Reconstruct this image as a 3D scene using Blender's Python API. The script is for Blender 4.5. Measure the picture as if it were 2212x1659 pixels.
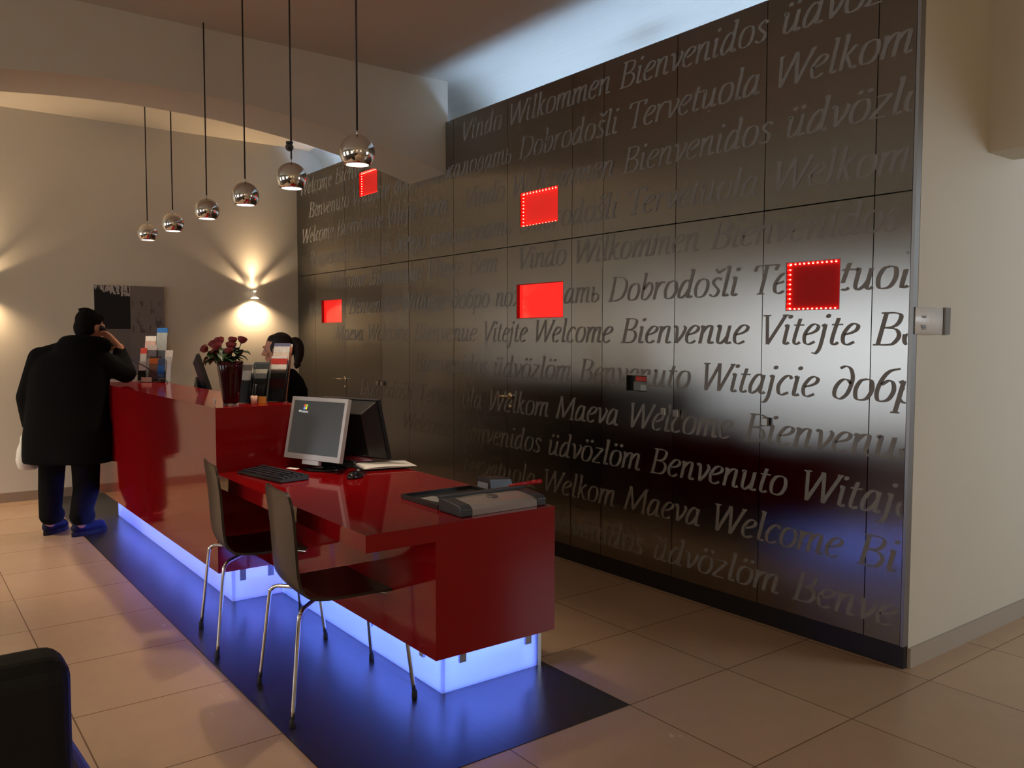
import bpy, bmesh, math, random
from mathutils import Vector, Matrix, Euler

random.seed(7)
SC = bpy.context.scene
COL = SC.collection
for o in list(bpy.data.objects):
    bpy.data.objects.remove(o)
PI = math.pi

# ------------------------------------------------------------------ camera
cd = bpy.data.cameras.new('camera')
cam = bpy.data.objects.new('camera', cd)
COL.objects.link(cam)
CR = Vector((0.60178288, 0.79865797, 0.00167453))
CU = Vector((-0.04617682, 0.03270057, 0.9983979))
CF = Vector((-0.79732369, 0.60089609, -0.05655813))
M = Matrix((( CR.x, CU.x, -CF.x, 2.3215704), (CR.y, CU.y, -CF.y, -2.34195596),
            (CR.z, CU.z, -CF.z, 1.46991022), (0, 0, 0, 1)))
cam.matrix_world = M
cd.sensor_fit = 'HORIZONTAL'
cd.sensor_width = 36.0
cd.lens = 36.0 * 1804.85 / 2212.0
cd.clip_start = 0.05
SC.camera = cam

# ------------------------------------------------------------------ world, exposure
w = bpy.data.worlds.new('world')
SC.world = w
w.use_nodes = True
w.node_tree.nodes['Background'].inputs[0].default_value = (0.25, 0.3, 0.4, 1)
w.node_tree.nodes['Background'].inputs[1].default_value = 0.15
vs = SC.view_settings
vs.view_transform = 'Standard'
vs.look = 'None'
vs.exposure = 0.14
vs.gamma = 1.0
vs.use_curve_mapping = False
SC.cycles.use_denoising = True
SC.cycles.max_bounces = 8
SC.cycles.diffuse_bounces = 4
SC.cycles.glossy_bounces = 4
SC.cycles.transmission_bounces = 8
SC.cycles.transparent_max_bounces = 12
SC.cycles.sample_clamp_indirect = 4.0
SC.cycles.caustics_reflective = False
SC.cycles.caustics_refractive = False

# ------------------------------------------------------------------ lamps of the room
def rgb(h):
    """sRGB 0-255 -> linear"""
    return tuple(((c / 255) / 12.92 if c / 255 <= 0.04045 else ((c / 255 + 0.055) / 1.055) ** 2.4) for c in h)

def area_light(name, loc, target, size, power, color, size_y=None, spread=None):
    l = bpy.data.lights.new(name, 'AREA')
    l.energy = power; l.color = color; l.size = size
    if size_y: l.shape = 'RECTANGLE'; l.size_y = size_y
    if spread: l.spread = spread
    o = bpy.data.objects.new(name, l); COL.objects.link(o)
    o.location = loc
    o.rotation_euler = (Vector(target) - Vector(loc)).to_track_quat('-Z', 'Y').to_euler()
    return o

WARM = (1.0, 0.78, 0.52)
DAY = (0.80, 0.90, 1.0)
# recessed ceiling lamps of the lobby, behind and left of the viewpoint
area_light('lobby_lamp', (-4.6, -3.9, 3.41), (-4.6, -3.9, 0), 0.35, 57, WARM, spread=1.9)
area_light('lobby_lamp', (-1.6, -4.4, 3.41), (-1.6, -4.4, 0), 0.35, 32, WARM, spread=1.9)
area_light('lobby_lamp', (2.2, -4.6, 3.41), (2.2, -4.2, 0), 0.35, 36, WARM, spread=1.9)
# warm wall lamps of the lobby behind the viewpoint
def point_lamp(loc, power, color=(1.0, 0.72, 0.46)):
    l = bpy.data.lights.new('lobby_wall_lamp', 'POINT'); l.energy = power; l.color = color; l.shadow_soft_size = 0.06
    o = bpy.data.objects.new('lobby_wall_lamp', l); COL.objects.link(o); o.location = loc
point_lamp((6.2, -4.6, 2.2), 30)
point_lamp((6.2, -1.2, 2.2), 30)
point_lamp((4.4, -6.8, 2.2), 12)
# daylight of the passage at the right
area_light('passage_daylight', (3.4, 3.4, 1.9), (0.5, 2.6, 1.2), 1.6, 38, DAY, size_y=1.8)

# ------------------------------------------------------------------ materials
MATS = {}
def mat(name, color, rough=0.5, metal=0.0, spec=0.5, coat=0.0, emit=None, estr=0.0, noise=0.0, nscale=20,
        bump=0.0, bscale=200, trans=0.0, ior=1.5, alpha=1.0, sheen=0.0):
    if name in MATS: return MATS[name]
    m = bpy.data.materials.new(name); m.use_nodes = True
    nt = m.node_tree; b = nt.nodes['Principled BSDF']
    b.inputs['Base Color'].default_value = (*color, 1)
    b.inputs['Roughness'].default_value = rough
    b.inputs['Metallic'].default_value = metal
    b.inputs['Specular IOR Level'].default_value = spec
    b.inputs['Coat Weight'].default_value = coat
    b.inputs['Coat Roughness'].default_value = 0.04
    b.inputs['Transmission Weight'].default_value = trans
    b.inputs['IOR'].default_value = ior
    b.inputs['Alpha'].default_value = alpha
    b.inputs['Sheen Weight'].default_value = sheen
    if emit:
        b.inputs['Emission Color'].default_value = (*emit, 1)
        b.inputs['Emission Strength'].default_value = estr
    if noise > 0 or bump > 0:
        tc = nt.nodes.new('ShaderNodeTexCoord')
    if noise > 0:
        n = nt.nodes.new('ShaderNodeTexNoise'); n.inputs['Scale'].default_value = nscale
        n.inputs['Detail'].default_value = 5
        nt.links.new(tc.outputs['Object'], n.inputs['Vector'])
        mx = nt.nodes.new('ShaderNodeMixRGB')
        mx.inputs[1].default_value = (*[c * (1 - noise) for c in color], 1)
        mx.inputs[2].default_value = (*[min(1, c * (1 + noise)) for c in color], 1)
        nt.links.new(n.outputs['Fac'], mx.inputs[0]); nt.links.new(mx.outputs[0], b.inputs['Base Color'])
    if bump > 0:
        n2 = nt.nodes.new('ShaderNodeTexNoise'); n2.inputs['Scale'].default_value = bscale
        nt.links.new(tc.outputs['Object'], n2.inputs['Vector'])
        bp = nt.nodes.new('ShaderNodeBump'); bp.inputs['Strength'].default_value = bump
        bp.inputs['Distance'].default_value = 0.002
        nt.links.new(n2.outputs['Fac'], bp.inputs['Height']); nt.links.new(bp.outputs['Normal'], b.inputs['Normal'])
    MATS[name] = m
    return m

def emitter(name, color, strength):
    if name in MATS: return MATS[name]
    m = bpy.data.materials.new(name); m.use_nodes = True
    nt = m.node_tree; nt.nodes.clear()
    e = nt.nodes.new('ShaderNodeEmission'); e.inputs[0].default_value = (*color, 1); e.inputs[1].default_value = strength
    o = nt.nodes.new('ShaderNodeOutputMaterial'); nt.links.new(e.outputs[0], o.inputs[0])
    MATS[name] = m
    return m

PLASTER = mat('plaster', rgb((214, 208, 192)), 0.85, spec=0.2, noise=0.03, nscale=3, bump=0.05, bscale=400)
SOFFIT = mat('soffit_plaster', rgb((206, 197, 178)), 0.9, spec=0.15, noise=0.03, nscale=2)
RED = mat('red_composite_stone', (0.225, 0.0026, 0.0042), 0.07, ior=1.5, spec=0.4)
BLACKPL = mat('black_plastic', (0.012, 0.012, 0.013), 0.35)
BLACKGL = mat('black_gloss', (0.008, 0.008, 0.009), 0.12)
GREYPL = mat('grey_plastic', rgb((120, 120, 122)), 0.4)
DGREY = mat('dark_grey_plastic', rgb((52, 54, 56)), 0.45)
SILVER = mat('silver_plastic', rgb((176, 172, 170)), 0.35, metal=0.2)
CHROME = mat('chrome', (0.82, 0.80, 0.78), 0.06, metal=1.0)
CHROME2 = mat('satin_chrome', (0.72, 0.70, 0.66), 0.18, metal=1.0)
BRASS = mat('satin_handle', (0.80, 0.68, 0.50), 0.2, metal=1.0)
STEEL = mat('steel', (0.55, 0.55, 0.55), 0.3, metal=1.0)
RUBBER = mat('rubber', (0.012, 0.012, 0.013), 0.6)
WENGE = mat('dark_lacquered_wood', (0.020, 0.014, 0.009), 0.35, coat=0.1, noise=0.35, nscale=30)
LEATHER = mat('dark_leather', (0.0045, 0.0045, 0.005), 0.6, spec=0.2, bump=0.25, bscale=90)
LEATHERB = mat('navy_leather', (0.008, 0.009, 0.028), 0.5, spec=0.3, bump=0.25, bscale=90)
COAT = mat('black_coat_cloth', (0.0045, 0.0043, 0.0045), 0.95, spec=0.1, bump=0.3, bscale=60)
TROUSER = mat('black_trouser_cloth', (0.005, 0.0048, 0.005), 0.95, spec=0.1, bump=0.2, bscale=80)
SHOE = mat('navy_shoe_suede', (0.010, 0.011, 0.035), 0.7, spec=0.2)
SOLE = mat('shoe_sole', (0.022, 0.02, 0.022), 0.8, spec=.2)
SKIN = mat('skin', rgb((196, 140, 112)), 0.5, spec=0.3, noise=0.06, nscale=25)
HAIRD = mat('dark_hair', (0.006, 0.0045, 0.004), 0.85, spec=.15, bump=0.6, bscale=140)
HAIRB = mat('brown_hair', (0.014, 0.007, 0.004), 0.6, spec=.3, bump=0.6, bscale=140)
WHITEP = mat('white_paper', rgb((226, 224, 220)), 0.7)
WHITEPL = mat('white_plastic', rgb((214, 212, 208)), 0.4)
ACRYL = mat('clear_acrylic', (0.92, 0.95, 0.96), 0.02, trans=1.0, ior=1.2)
FOLDER = mat('black_folder', (0.012, 0.012, 0.014), 0.4)
NAVYC = mat('black_jacket_cloth', (0.004, 0.004, 0.005), 0.9, spec=0.1)
LEAFM = mat('rose_leaf_green', (0.018, 0.040, 0.010), 0.45, noise=0.4, nscale=30)
STEMM = mat('rose_stem_green', (0.025, 0.05, 0.012), 0.5)
ROSEM = mat('rose_petal_red', (0.19, 0.004, 0.007), 0.55, noise=0.25, nscale=60, sheen=0.2)

def floor_material(name, c1, c2, grout, rough, groutw, spec=0.5, rvar=0.08):
    m = bpy.data.materials.new(name); m.use_nodes = True
    nt = m.node_tree; b = nt.nodes['Principled BSDF']
    geo = nt.nodes.new('ShaderNodeNewGeometry')
    sep = nt.nodes.new('ShaderNodeSeparateXYZ'); nt.links.new(geo.outputs['Position'], sep.inputs[0])
    def mth(op, a, bb=None):
        n = nt.nodes.new('ShaderNodeMath'); n.operation = op
        for i, x in enumerate((a, bb)):
            if x is None: continue
            if isinstance(x, (int, float)): n.inputs[i].default_value = x
            else: nt.links.new(x, n.inputs[i])
        return n.outputs[0]
    ds = []; cells = []
    for ax in ('X', 'Y'):
        t = mth('MULTIPLY', sep.outputs[ax], 1 / 0.6)
        t = mth('ADD', t, 100.0)
        fr = mth('FRACT', t); cells.append(mth('FLOOR', t))
        e = mth('MINIMUM', fr, mth('SUBTRACT', 1.0, fr))
        ds.append(e)
    d = mth('MINIMUM', ds[0], ds[1])
    g = mth('LESS_THAN', d, groutw / 0.6)
    comb = nt.nodes.new('ShaderNodeCombineXYZ')
    nt.links.new(cells[0], comb.inputs[0]); nt.links.new(cells[1], comb.inputs[1])
    wn = nt.nodes.new('ShaderNodeTexWhiteNoise'); nt.links.new(comb.outputs[0], wn.inputs['Vector'])
    no = nt.nodes.new('ShaderNodeTexNoise'); no.inputs['Scale'].default_value = 5; no.inputs['Detail'].default_value = 8
    no.inputs['Roughness'].default_value = 0.7
    nt.links.new(geo.outputs['Position'], no.inputs['Vector'])
    f = mth('ADD', mth('MULTIPLY', wn.outputs['Value'], 0.35), mth('MULTIPLY', no.outputs['Fac'], 0.65))
    mx = nt.nodes.new('ShaderNodeMixRGB'); mx.inputs[1].default_value = (*c1, 1); mx.inputs[2].default_value = (*c2, 1)
    nt.links.new(f, mx.inputs[0])
    mg = nt.nodes.new('ShaderNodeMixRGB'); mg.inputs[2].default_value = (*grout, 1)
    nt.links.new(g, mg.inputs[0]); nt.links.new(mx.outputs[0], mg.inputs[1])
    nt.links.new(mg.outputs[0], b.inputs['Base Color'])
    rr = mth('ADD', mth('MULTIPLY', no.outputs['Fac'], rvar), rough)
    nt.links.new(rr, b.inputs['Roughness'])
    b.inputs['Specular IOR Level'].default_value = spec
    bp = nt.nodes.new('ShaderNodeBump'); bp.inputs['Strength'].default_value = 0.4; bp.inputs['Distance'].default_value = 0.002
    nt.links.new(mth('SUBTRACT', 1.0, g), bp.inputs['Height']); nt.links.new(bp.outputs['Normal'], b.inputs['Normal'])
    return m

FLOORM = floor_material('beige_floor_tiles', rgb((176, 146, 116)), rgb((198, 168, 138)), rgb((120, 92, 68)), 0.22, 0.0028)
DARKM = floor_material('dark_floor_tiles', (0.024, 0.023, 0.026), (0.028, 0.027, 0.030), (0.006, 0.006, 0.007), 0.30, 0.002, rvar=0.0)

def brushed_metal():
    m = bpy.data.materials.new('brushed_metal'); m.use_nodes = True
    nt = m.node_tree; nt.nodes.clear()
    b = nt.nodes.new('ShaderNodeBsdfAnisotropic'); b.distribution = 'BECKMANN'
    b.inputs['Color'].default_value = (0.31, 0.30, 0.285, 1)
    b.inputs['Anisotropy'].default_value = -0.55
    tg = nt.nodes.new('ShaderNodeTangent'); tg.direction_type = 'UV_MAP'
    nt.links.new(tg.outputs[0], b.inputs['Tangent'])
    geo = nt.nodes.new('ShaderNodeNewGeometry')
    mp = nt.nodes.new('ShaderNodeMapping'); mp.inputs['Scale'].default_value = (700, 700, 1.2)
    nt.links.new(geo.outputs['Position'], mp.inputs[0])
    n = nt.nodes.new('ShaderNodeTexNoise'); n.inputs['Scale'].default_value = 1.0; n.inputs['Detail'].default_value = 3
    nt.links.new(mp.outputs[0], n.inputs['Vector'])
    oi = nt.nodes.new('ShaderNodeObjectInfo')
    mr = nt.nodes.new('ShaderNodeMapRange'); mr.inputs[3].default_value = 0.262; mr.inputs[4].default_value = 0.276
    nt.links.new(n.outputs['Fac'], mr.inputs[0])
    ad = nt.nodes.new('ShaderNodeMath'); ad.operation = 'MULTIPLY_ADD'; ad.inputs[1].default_value = 0.05
    nt.links.new(oi.outputs['Random'], ad.inputs[0]); nt.links.new(mr.outputs[0], ad.inputs[2])
    nt.links.new(ad.outputs[0], b.inputs['Roughness'])
    o = nt.nodes.new('ShaderNodeOutputMaterial'); nt.links.new(b.outputs[0], o.inputs[0])
    return m
METAL = brushed_metal()
LETTER = mat('etched_letters', (0.24, 0.23, 0.213), 0.85, spec=0.1)
DARKGAP = mat('dark_gap', (0.01, 0.01, 0.01), 0.8)

# ------------------------------------------------------------------ mesh helpers
class MB:
    def __init__(s): s.v = []; s.f = []; s.sm = []
    def add(s, vs, fs, smooth=False):
        n = len(s.v); s.v += [Vector(p) for p in vs]
        s.f += [tuple(i + n for i in f) for f in fs]; s.sm += [smooth] * len(fs)
    def box(s, a, b, m=None):
        x0, y0, z0 = a; x1, y1, z1 = b
        vs = [Vector(p) for p in ((x0,y0,z0),(x1,y0,z0),(x1,y1,z0),(x0,y1,z0),(x0,y0,z1),(x1,y0,z1),(x1,y1,z1),(x0,y1,z1))]
        if m: vs = [m @ p for p in vs]
        s.add(vs, [(0,3,2,1),(4,5,6,7),(0,1,5,4),(1,2,6,5),(2,3,7,6),(3,0,4,7)])
        return s
    def hexa(s, p):
        s.add(p, [(0,3,2,1),(4,5,6,7),(0,1,5,4),(1,2,6,5),(2,3,7,6),(3,0,4,7)]); return s
    def prism(s, poly, axis, a, b):
        """extrude 2-D polygon along axis from a to b"""
        def P(u, t):
            if axis == 'x': return (t, u[0], u[1])
            if axis == 'y': return (u[0], t, u[1])
            return (u[0], u[1], t)
        n = len(poly)
        s.add([P(u, a) for u in poly] + [P(u, b) for u in poly],
              [tuple(range(n))[::-1], tuple(range(n, 2*n))] + [(i, (i+1) % n, n + (i+1) % n, n + i) for i in range(n)])
        return s
    def lathe(s, prof, c=(0,0,0), n=32, m=None, cap=True):
        vs = []; fs = []
        for r, z in prof:
            for i in range(n):
                a = 2*PI*i/n; p = Vector((c[0] + r*math.cos(a), c[1] + r*math.sin(a), c[2] + z))
                vs.append(m @ p if m else p)
        for k in range(len(prof)-1):
            for i in range(n):
                j = (i+1) % n; fs.append((k*n+i, k*n+j, (k+1)*n+j, (k+1)*n+i))
        if cap:
            fs.append(tuple(range(n))[::-1]); L = len(prof)-1; fs.append(tuple(L*n+i for i in range(n)))
        s.add(vs, fs, True); return s
    def tube(s, pts, r, n=10, closed_ends=True):
        pts = [Vector(p) for p in pts]; rs = r if isinstance(r, (list, tuple)) else [r]*len(pts)
        up = Vector((0.13, 0.27, 0.95)); vs = []; fs = []
        prev = None
        for k, p in enumerate(pts):
            t = (pts[min(k+1, len(pts)-1)] - pts[max(k-1, 0)]).normalized()
            if prev is None:
                a = t.cross(up)
                if a.length < 1e-3: a = t.cross(Vector((1, 0, 0)))
                a.normalize()
            else:
                a = (prev - t*prev.dot(t)).normalized()
            prev = a; bq = t.cross(a)
            for i in range(n):
                g = 2*PI*i/n; vs.append(p + (a*math.cos(g) + bq*math.sin(g))*rs[k])
        for k in range(len(pts)-1):
            for i in range(n):
                j = (i+1) % n; fs.append((k*n+i, k*n+j, (k+1)*n+j, (k+1)*n+i))
        if closed_ends:
            fs.append(tuple(range(n))[::-1]); L = len(pts)-1; fs.append(tuple(L*n+i for i in range(n)))
        s.add(vs, fs, True); return s
    def ell(s, c, r, R=None, nu=20, nv=12):
        c = Vector(c); vs = []; fs = []
        R = R or Matrix.Identity(3)
        for k in range(1, nv):
            th = PI*k/nv
            for i in range(nu):
                ph = 2*PI*i/nu
                vs.append(c + R @ Vector((r[0]*math.sin(th)*math.cos(ph), r[1]*math.sin(th)*math.sin(ph), r[2]*math.cos(th))))
        t = len(vs); vs.append(c + R @ Vector((0, 0, r[2]))); vs.append(c + R @ Vector((0, 0, -r[2])))
        for k in range(nv-2):
            for i in range(nu):
                j = (i+1) % nu; fs.append((k*nu+i, (k+1)*nu+i, (k+1)*nu+j, k*nu+j))
        for i in range(nu):
            j = (i+1) % nu; fs.append((t, i, j)); fs.append((t+1, (nv-2)*nu+j, (nv-2)*nu+i))
        s.add(vs, fs, True); return s
    def cap(s, p0, p1, r0, r1, n=14):
        """tapered capsule"""
        p0, p1 = Vector(p0), Vector(p1); d = p1 - p0; L = d.length
        if L < 1e-6: return s.ell(p0, (r0, r0, r0))
        t = d / L; pts = []; rs = []
        for k in range(1, 6):
            a = PI/2*k/5; pts.append(p0 - t*r0*math.cos(a)); rs.append(r0*math.sin(a))
        for k in range(1, 4): pts.append(p0 + d*k/4); rs.append(r0 + (r1-r0)*k/4)
        for k in range(0, 5):
            a = PI/2*k/5; pts.append(p1 + t*r1*math.sin(a)); rs.append(r1*math.cos(a))
        return s.tube(pts, rs, n)
    def mesh(s, name, material):
        me = bpy.data.meshes.new(name)
        me.from_pydata([tuple(p) for p in s.v], [], s.f)
        me.polygons.foreach_set('use_smooth', s.sm)
        me.materials.append(material); me.update()
        return me
    def build(s, name, material, parent=None, bevel=0.0, seg=2):
        me = s.mesh(name, material)
        o = bpy.data.objects.new(name, me); COL.objects.link(o)
        if bevel > 0:
            b = o.modifiers.new('bevel', 'BEVEL'); b.width = bevel; b.segments = seg; b.limit_method = 'ANGLE'
            b.angle_limit = 0.6
        if parent: put(o, parent)
        return o

def put(o, parent):
    """parent without moving: coordinates are given in world space"""
    o.parent = parent
    bpy.context.view_layer.update()
    o.matrix_parent_inverse = parent.matrix_world.inverted()

def mesh_obj(name, me, parent=None, loc=None, local=False):
    o = bpy.data.objects.new(name, me); COL.objects.link(o)
    if parent:
        if local: o.parent = parent
        else: put(o, parent)
    if loc: o.location = loc
    return o

def tag(o, label, cat, group=None, kind=None):
    o['label'] = label; o['category'] = cat
    if group: o['group'] = group
    if kind: o['kind'] = kind
    return o

def thing(name, label, cat, loc=(0,0,0), rz=0.0, group=None):
    o = bpy.data.objects.new(name, None); COL.objects.link(o)
    o.location = loc; o.rotation_euler = (0, 0, rz); o.empty_display_size = 0.05
    tag(o, label, cat, group)
    bpy.context.view_layer.update()
    return o

def struct(o):
    o['kind'] = 'structure'; return o

def copy_tree(o, parent=None):
    c = o.copy(); COL.objects.link(c)
    if parent: c.parent = parent
    for ch in list(o.children): copy_tree(ch, c)
    return c

def curve_pts(pts, n=8):
    """Catmull-Rom through points"""
    P = [Vector(p) for p in pts]; P = [P[0]*2 - P[1]] + P + [P[-1]*2 - P[-2]]
    out = []
    for i in range(1, len(P)-2):
        for k in range(n):
            t = k/n; a, b, c, d = P[i-1], P[i], P[i+1], P[i+2]
            out.append(0.5*((2*b) + (c-a)*t + (2*a-5*b+4*c-d)*t*t + (3*b-a-3*c+d)*t**3))
    out.append(P[-2]); return out

def blob(name, mb, material, voxel, parent=None, smooth=5):
    """join overlapping solids into one continuous skin"""
    me0 = mb.mesh(name + '_base', material)
    t = bpy.data.objects.new(name + '_base', me0); COL.objects.link(t)
    r = t.modifiers.new('r', 'REMESH'); r.mode = 'VOXEL'; r.voxel_size = voxel; r.use_smooth_shade = True
    if smooth:
        sm = t.modifiers.new('s', 'SMOOTH'); sm.factor = 0.5; sm.iterations = smooth
    dg = bpy.context.evaluated_depsgraph_get()
    me = bpy.data.meshes.new_from_object(t.evaluated_get(dg))
    bpy.data.objects.remove(t); bpy.data.meshes.remove(me0)
    me.name = name; me.materials.clear(); me.materials.append(material)
    for p in me.polygons: p.use_smooth = True; p.material_index = 0
    return mesh_obj(name, me, parent)

# ================================================================== SETTING
WY = 1.222            # face of the metal cladding
EX = 0.471            # end wall plane
BX = -6.207           # back wall plane
CZ = 3.45             # ceiling
LY = -7.0             # window wall on the left
RX = 6.5

struct(MB().box((BX-0.2, LY-0.2, -0.1), (RX, 7.0, 0.0)).build('floor', FLOORM))
struct(MB().box((BX, -1.2, 0.0), (0.0, 0.0, 0.002)).build('floor_dark_inlay', DARKM))
struct(MB().box((BX-0.2, LY-0.2, CZ), (RX, 7.0, CZ+0.1)).build('ceiling', SOFFIT))
struct(MB().box((BX-0.2, LY, 0), (BX, 1.62, CZ)).build('wall_back', PLASTER))
struct(MB().box((BX-0.2, 1.58, 0), (EX, 1.80, CZ)).build('wall_rear', PLASTER))
# plaster end of the wall block and the passage beyond it
struct(MB().box((0.36, 1.262, 0), (EX, 1.58, CZ)).box((0.25, 1.80, 0), (EX, 7.0, CZ)).build('wall_end', PLASTER))
struct(MB().box((EX, 1.88, 2.345), (RX, 2.15, CZ)).build('passage_lintel', SOFFIT))
struct(MB().box((EX, 6.8, 0), (RX, 7.0, CZ)).build('wall_passage', PLASTER))
struct(MB().box((RX-0.1, LY, 0), (RX, 7.0, CZ)).build('wall_right', PLASTER))

struct(MB().prism([(1.579, 3.14)] + [(1.579 - .30*(1-math.cos(a*PI/24)), CZ - .001 - .30*(1-math.sin(a*PI/24))) for a in range(13)] + [(1.579, CZ-.001)], 'x', BX, 0.36).build('trim_1', SOFFIT))
struct(MB().box((BX+.4, LY+.1, 0.0005), (RX-.5, -3.1, 0.004)).build('floor_bounce_damper', mat('dark_bounce_damper', (0.028, 0.020, 0.016), .95, spec=.1, bump=.4, bscale=300)))  # added unseen dark sheet over the lobby floor, cuts light bounced onto the ceiling
# arched beam across the ceiling
def arch():
    x0, x1 = -3.272, -3.82; mb = MB(); pts = []
    for k in range(41):
        y = WY + 0.02 - (WY + 0.02 + 2.98) * k / 40
        pts.append((y, 3.032 - 0.0665 * (y + 0.88) ** 2))
    mb2 = [];
    for (y, z) in pts: mb2.append((y, z))
    n = len(pts)
    vs = [(x0, y, z) for y, z in pts] + [(x1, y, z) for y, z in pts] + [(x0, y, CZ) for y, z in pts] + [(x1, y, CZ) for y, z in pts]
    fs = []
    for i in range(n-1):
        fs += [(i, i+1, n+i+1, n+i), (i, 2*n+i, 2*n+i+1, i+1), (n+i, n+i+1, 3*n+i+1, 3*n+i)]
    fs += [(0, n, 3*n, 2*n), (n-1, 3*n-1, 4*n-1, 2*n-1)]
    mb.add(vs, fs)
    return mb
ab = arch(); o = struct(ab.build('ceiling_beam', SOFFIT))
struct(MB().box((-3.82, -3.5, 0), (-3.272, -2.98, CZ)).build('wall_pier', PLASTER))

# baseboards
BASEM = mat('baseboard_stone', rgb((150, 132, 112)), 0.5)
struct(MB().box((BX, LY, 0), (BX+0.015, 1.2, 0.085)).build('baseboard_back', BASEM))
struct(MB().box((EX, 1.262, 0), (EX+0.014, 6.8, 0.088)).build('baseboard_right', mat('baseboard_right_stone', rgb((176, 166, 152)), 0.6)))

# left wall with windows (behind the viewpoint, they light the lobby)
def window_wall():
    wins = [(-6.1, -4.05), (-2.3, -0.6), (1.4, 3.4)]
    z0, z1 = 0.25, 2.30
    mb = MB(); xs = [BX-0.2]
    for a, b in wins: xs += [a, b]
    xs.append(RX)
    for i in range(0, len(xs), 2): mb.box((xs[i], LY-0.2, 0), (xs[i+1], LY, CZ))
    for a, b in wins: mb.box((a, LY-0.2, 0), (b, LY, z0)).box((a, LY-0.2, z1), (b, LY, CZ))
    struct(mb.build('wall_left', PLASTER))
    for i, (a, b) in enumerate(wins):
        f = MB(); t = 0.06
        f.box((a, LY-0.14, z0), (a+t, LY-0.06, z1)).box((b-t, LY-0.14, z0), (b, LY-0.06, z1))
        f.box((a, LY-0.14, z0), (b, LY-0.06, z0+t)).box((a, LY-0.14, z1-t), (b, LY-0.06, z1))
        c = (a+b)/2; f.box((c-t/2, LY-0.14, z0), (c+t/2, LY-0.06, z1))
        wo = struct(f.build('window_%d' % (i+1), WHITEPL))
        p = MB().box((a+t, LY-0.11, z0+t), (b-t, LY-0.10, z1-t)).build('pane', emitter('day_sky_%d' % i, (0.86, 0.93, 1.0), [6.2, 3.6, 2.8][i]), wo)
window_wall()

# ------------------------------------------------------------------ metal cladding
SEAMS = [BX, -5.766, -5.06, -4.345, -3.855, -3.162, -2.464, -1.77, -1.48, -0.891, -0.304, 0.282, 0.455]
NICHES = {  # x0, x1, z0, z1
    'n1': (-4.757, -4.401, 2.752, 2.975), 'n2': (-2.318, -1.910, 2.226, 2.462), 'n3': (-0.169, 0.123, 1.599, 1.835),
    'n4': (-2.356, -1.854, 1.596, 1.834), 'n5': (-5.611, -5.143, 1.603, 1.833), 'slot': (-1.267, -1.099, 1.148, 1.242)}
MIDZ = 2.102; TOPZ = 3.137; KICKZ = 0.100
clad = struct(MB().box((BX, WY+0.034, 0.0), (0.36, WY+0.06, TOPZ)).build('wall_metal_backing', DARKGAP))
def panel_mesh(name, x0, x1, z0, z1, tilt=0.0):
    """front sheet with rectangular holes for the recesses, plus its edge returns"""
    hs = [h for h in NICHES.values() if h[0] >= x0 and h[1] <= x1 and h[2] >= z0 and h[3] <= z1]
    xs = sorted({x0, x1, *[h[0] for h in hs], *[h[1] for h in hs]})
    zs = sorted({z0, z1, *[h[2] for h in hs], *[h[3] for h in hs]})
    verts = []; faces = []; uvs = []
    def quad(ps):
        n = len(verts); verts.extend(ps); faces.append((n, n+1, n+2, n+3)); uvs.extend([(p[0], p[2]) for p in ps])
    for i in range(len(xs)-1):
        for k in range(len(zs)-1):
            cx, cz = (xs[i]+xs[i+1])/2, (zs[k]+zs[k+1])/2
            if any(h[0] < cx < h[1] and h[2] < cz < h[3] for h in hs): continue
            quad([(xs[i], WY, zs[k]), (xs[i+1], WY, zs[k]), (xs[i+1], WY, zs[k+1]), (xs[i], WY, zs[k+1])])
    d = WY + 0.032
    quad([(x0, d, z0), (x0, WY, z0), (x0, WY, z1), (x0, d, z1)]); quad([(x1, WY, z0), (x1, d, z0), (x1, d, z1), (x1, WY, z1)])
    quad([(x0, WY, z1), (x1, WY, z1), (x1, d, z1), (x0, d, z1)]); quad([(x0, d, z0), (x1, d, z0), (x1, WY, z0), (x0, WY, z0)])
    me = bpy.data.meshes.new(name); me.from_pydata(verts, [], faces)
    uv = me.uv_layers.new(name='UVMap')
    for i, l in enumerate(me.loops): uv.data[i].uv = uvs[l.vertex_index]
    me.materials.append(METAL); me.update()
    return me
DOORS = {}
g = 0.0022; k = 0; nd = 0
for i in range(len(SEAMS)-1):
    x0, x1 = SEAMS[i] + g, SEAMS[i+1] - g
    nd += 1
    d = struct(mesh_obj('door_%d' % nd, panel_mesh('door_%d' % nd, x0, x1, KICKZ + 0.003, MIDZ - g*1.4)))
    DOORS[i] = d
UP = [BX] + SEAMS[2:]
for i in range(len(UP)-1):
    p = mesh_obj('panel', panel_mesh('panel', UP[i]+g, UP[i+1]-g, MIDZ + g*1.4, TOPZ), clad)
MB().box((BX, WY+0.004, 0.002), (EX, WY+0.034, KICKZ)).build('kick_plate', mat('dark_kick_plate', (0.035, 0.033, 0.034), 0.35, metal=0.6), clad)
MB().box((0.4555, WY-0.001, KICKZ), (0.470, WY+0.038, CZ)).build('edge_trim', mat('trim_metal', (.30, .29, .28), .45, metal=.9), clad)

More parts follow.
